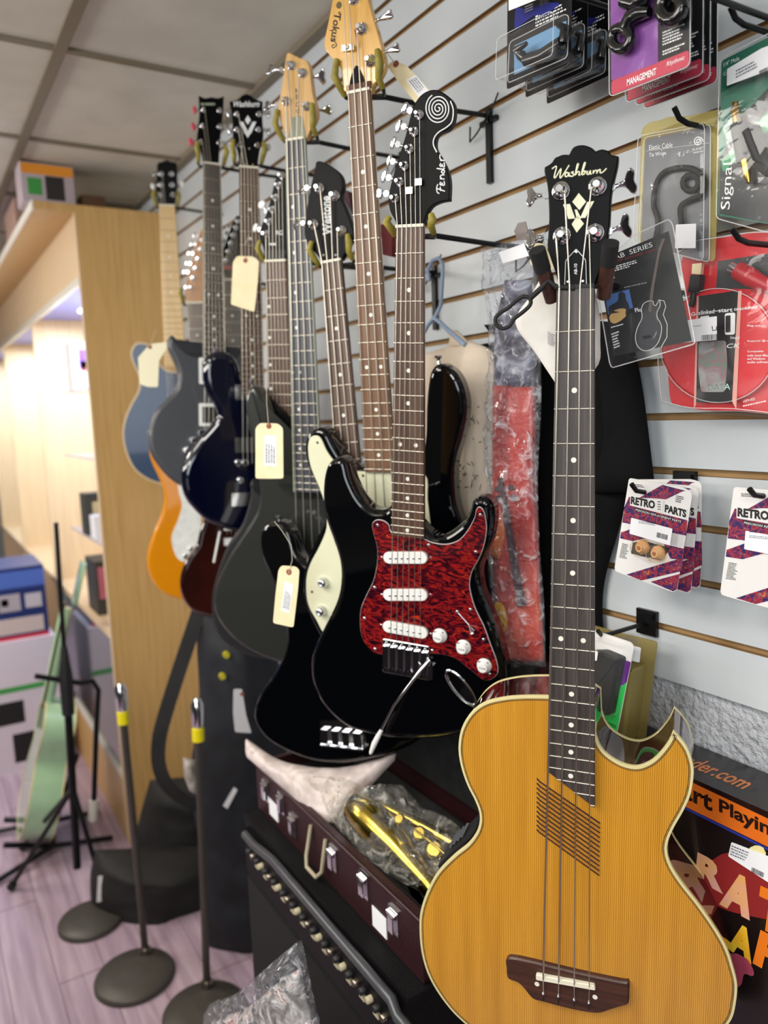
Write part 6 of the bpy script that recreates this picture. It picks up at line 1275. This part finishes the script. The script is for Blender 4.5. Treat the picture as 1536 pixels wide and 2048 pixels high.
for z in (1.13, 1.455, 1.72): cb('glass_shelf', -.78, -.024, CBY+.02, -.016, z, z+.008, GLS)
cb('base_board', -4.1, -.022, CBY, CBY+.018, 0, .26, WOOD); cb('lower_rail', -4.1, -.022, CBY-.006, CBY+.02, .26, .285, mat('cream light rail', '#d9d6cc', .4))
cb('sliding_glass', -1.25, -.024, CBY+.004, CBY+.010, .285, .80, mat('dark smoked glass', '#23252f', .12, 0, .5)); cb('middle_rail', -4.1, -.022, CBY, CBY+.02, .80, .825, WOODL)
cb('base_shelf', -4.1, -.022, CBY+.02, -.014, .80, .815, WOODL)
for i, x in enumerate((-.62, -1.9, -3.1)):
    cb('bay_lamp', x-.25, x+.25, -.20, -.16, 2.088, 2.0999, mat('lit lamp strip', '#eef6ff', .4, emit=('#e6f2ff', 3)))
    area('bay_light', (CXR+x, -.18, 2.07), (CXR+x, -.18, 0), .8, .12, 15, (.72, .87, 1))
def item(name, label, cat, c, s, m, extra=None):
    T = thing(name, label, cat, Matrix.Translation((c[0], c[1], c[2])))
    MB().prism(rring([(-s[0]/2, -s[1]/2), (s[0]/2, -s[1]/2), (s[0]/2, s[1]/2), (-s[0]/2, s[1]/2)], .004), [(0, 0), (0, s[2])]).build('carton', m, T)
    if extra:
        for nm, (a0, a1, b0, b1), mm in extra: MB().box(s[0]/2, s[0]/2+.001, -s[1]/2+a0*s[1], -s[1]/2+a1*s[1], b0*s[2], b1*s[2]).build(nm, mm, T)
    return T
WH = mat('white glossy carton', '#e9e9ee', .4); 
item('gift_box', 'white box with a violet and pink print on the upper glass shelf', 'box', (CXR-.50, -.275, 1.729), (.12, .10, .19), WH, [('violet_print', (.3, .95, .45, .85), mat('violet print', '#8a5fc0', .5)), ('pink_print', (.35, .7, .4, .6), mat('pink print', '#c06ac0', .5))])
item('small_box', 'small dark and cream box on the lower glass shelf', 'box', (CXR-.48, -.275, 1.139), (.10, .10, .17), mat('dark carton', '#3a3934', .5), [('cream_print', (.3, .9, .3, .8), mat('cream print', '#c9b98e', .5))])
item('small_box', 'little white box next to the dark box on the lower shelf', 'box', (CXR-.34, -.285, 1.139), (.08, .07, .09), WH)
item('tool_case', 'dark toolkit with pink label on the base shelf of the cabinet', 'box', (CXR-.46, -.27, .816), (.20, .10, .22), mat('dark carton', '#3a3934', .5), [('pink_print', (.1, .5, .3, .9), mat('rose print', '#c87088', .5))])
# things on top of the cabinet
item('toy_box', 'colourful carton with an orange title strip and green circle on top of the cabinet', 'box', (-2.96, -.42, 2.338), (.12, .17, .128), mat('grey pink carton', '#b9aab0', .5),
     [('orange_strip', (.02, .98, .72, .98), mat('orange strip', '#e8952a', .5)), ('dark_print', (.45, .8, .1, .7), mat('dark print', '#2a2626', .5)), ('green_circle', (.12, .38, .2, .62), mat('green print', '#3f9a48', .5))])
item('brown_box', 'low brown box right of the colourful carton on the cabinet top', 'box', (-2.99, -.27, 2.338), (.12, .08, .05), mat('brown carton', '#5a3d24', .6))
item('pink_box', 'pinkish carton at the left picture edge on the cabinet top', 'box', (-3.45, -.44, 2.338), (.3, .08, .11), mat('pink tan carton', '#a8877a', .6))
# cartons on the floor at the left edge
XB = -3.80
p0, p1 = xpl(0, 1535, XB), xpl(132, 1500, XB); zt = xpl(60, 1277, XB).z; yr = p1.y; yl = yr-.62
T = thing('white_carton', 'large white carton with speaker pictures on the floor at the left edge', 'box', Matrix.Translation((XB, (yl+yr)/2, 0))); hw = .31
MB().box(-.4, 0, -hw, hw, 0, zt).build('carton', mat('white lilac carton', '#d5ccd8', .5), T)
MB().box(0, .001, -hw, hw, zt*.62, zt*.66).build('green_line', mat('green print', '#3f9a68', .5), T)
MB().box(0, .001, hw-.22, hw-.12, zt*.08, zt*.30).build('black_print', INK, T)
MB().box(0, .001, hw-.30, hw-.16, zt*.38, zt*.55).build('black_print', INK, T)
fine('lettering', (0, 0), (0, 0), (0, 0), 1, 0, INK, T, 2) if 0 else None
zt2 = xpl(50, 1135, XB).z; yr2 = xpl(97, 1230, XB).y
T = thing('blue_carton', 'navy blue carton with small product pictures stacked on the white carton', 'box', Matrix.Translation((XB-.02, yr2-.25, zt+.001)))
MB().box(-.34, 0, -.25, .25, 0, zt2-zt).build('carton', mat('navy carton', '#1c2c66', .4), T)
h_ = zt2-zt; MB().box(0, .001, -.25, .25, h_*.72, h_*.95).build('light_blue_strip', mat('mid blue', '#4a66b4', .4), T)
for (a, b2, c, d, col) in ((.02, .09, .42, .62, '#b9b4bc'), (.11, .20, .40, .64, '#a8a0a8'), (.02, .22, .08, .30, '#c4b4b0'), (.16, .19, .48, .58, '#cc4a50')):
    MB().box(.001, .002, .25-b2, .25-a, h_*c, h_*d).build('picture_print', mat('print '+col, col, .5), T)
MB().box(0, .001, -.25, .25, 0, h_*.05).build('red_line', mat('red line', '#c0303a', .5), T)
# maroon strap hanging on the wall behind the black bass head
F = Fr(690, 420, off=.10, az=80); T = F.thing('guitar_strap', 'maroon and grey woven strap pack hanging behind the black bass headstock', 'strap')
MB().prism(F.LL([(672, 372), (705, 385), (722, 470), (700, 456), (660, 432)]), [(0, 0), (0, .012)]).build('strap', mat('maroon weave', '#4a2630', .7), T)
MB().prism(F.LL([(676, 396), (686, 392), (716, 446), (706, 448)], .012), [(0, .012), (0, .014)]).build('grey_stripe', mat('grey weave', '#6f6f78', .7), T)
F = Fr(785, 485, off=.12, az=80); T = F.thing('guitar_strap', 'dark red strap pack hanging just left of the swirl guitar nut', 'strap')
MB().prism(F.LL([(768, 450), (792, 452), (792, 515), (772, 510)]), [(0, 0), (0, .010)]).build('strap', mat('dark red weave', '#6e1c24', .7), T)
struct(MB().box(2.6, 2.65, -4.2, .06, 0, 2.5).build('wall_near', mat('grey shop wall', '#56544f', .8)))
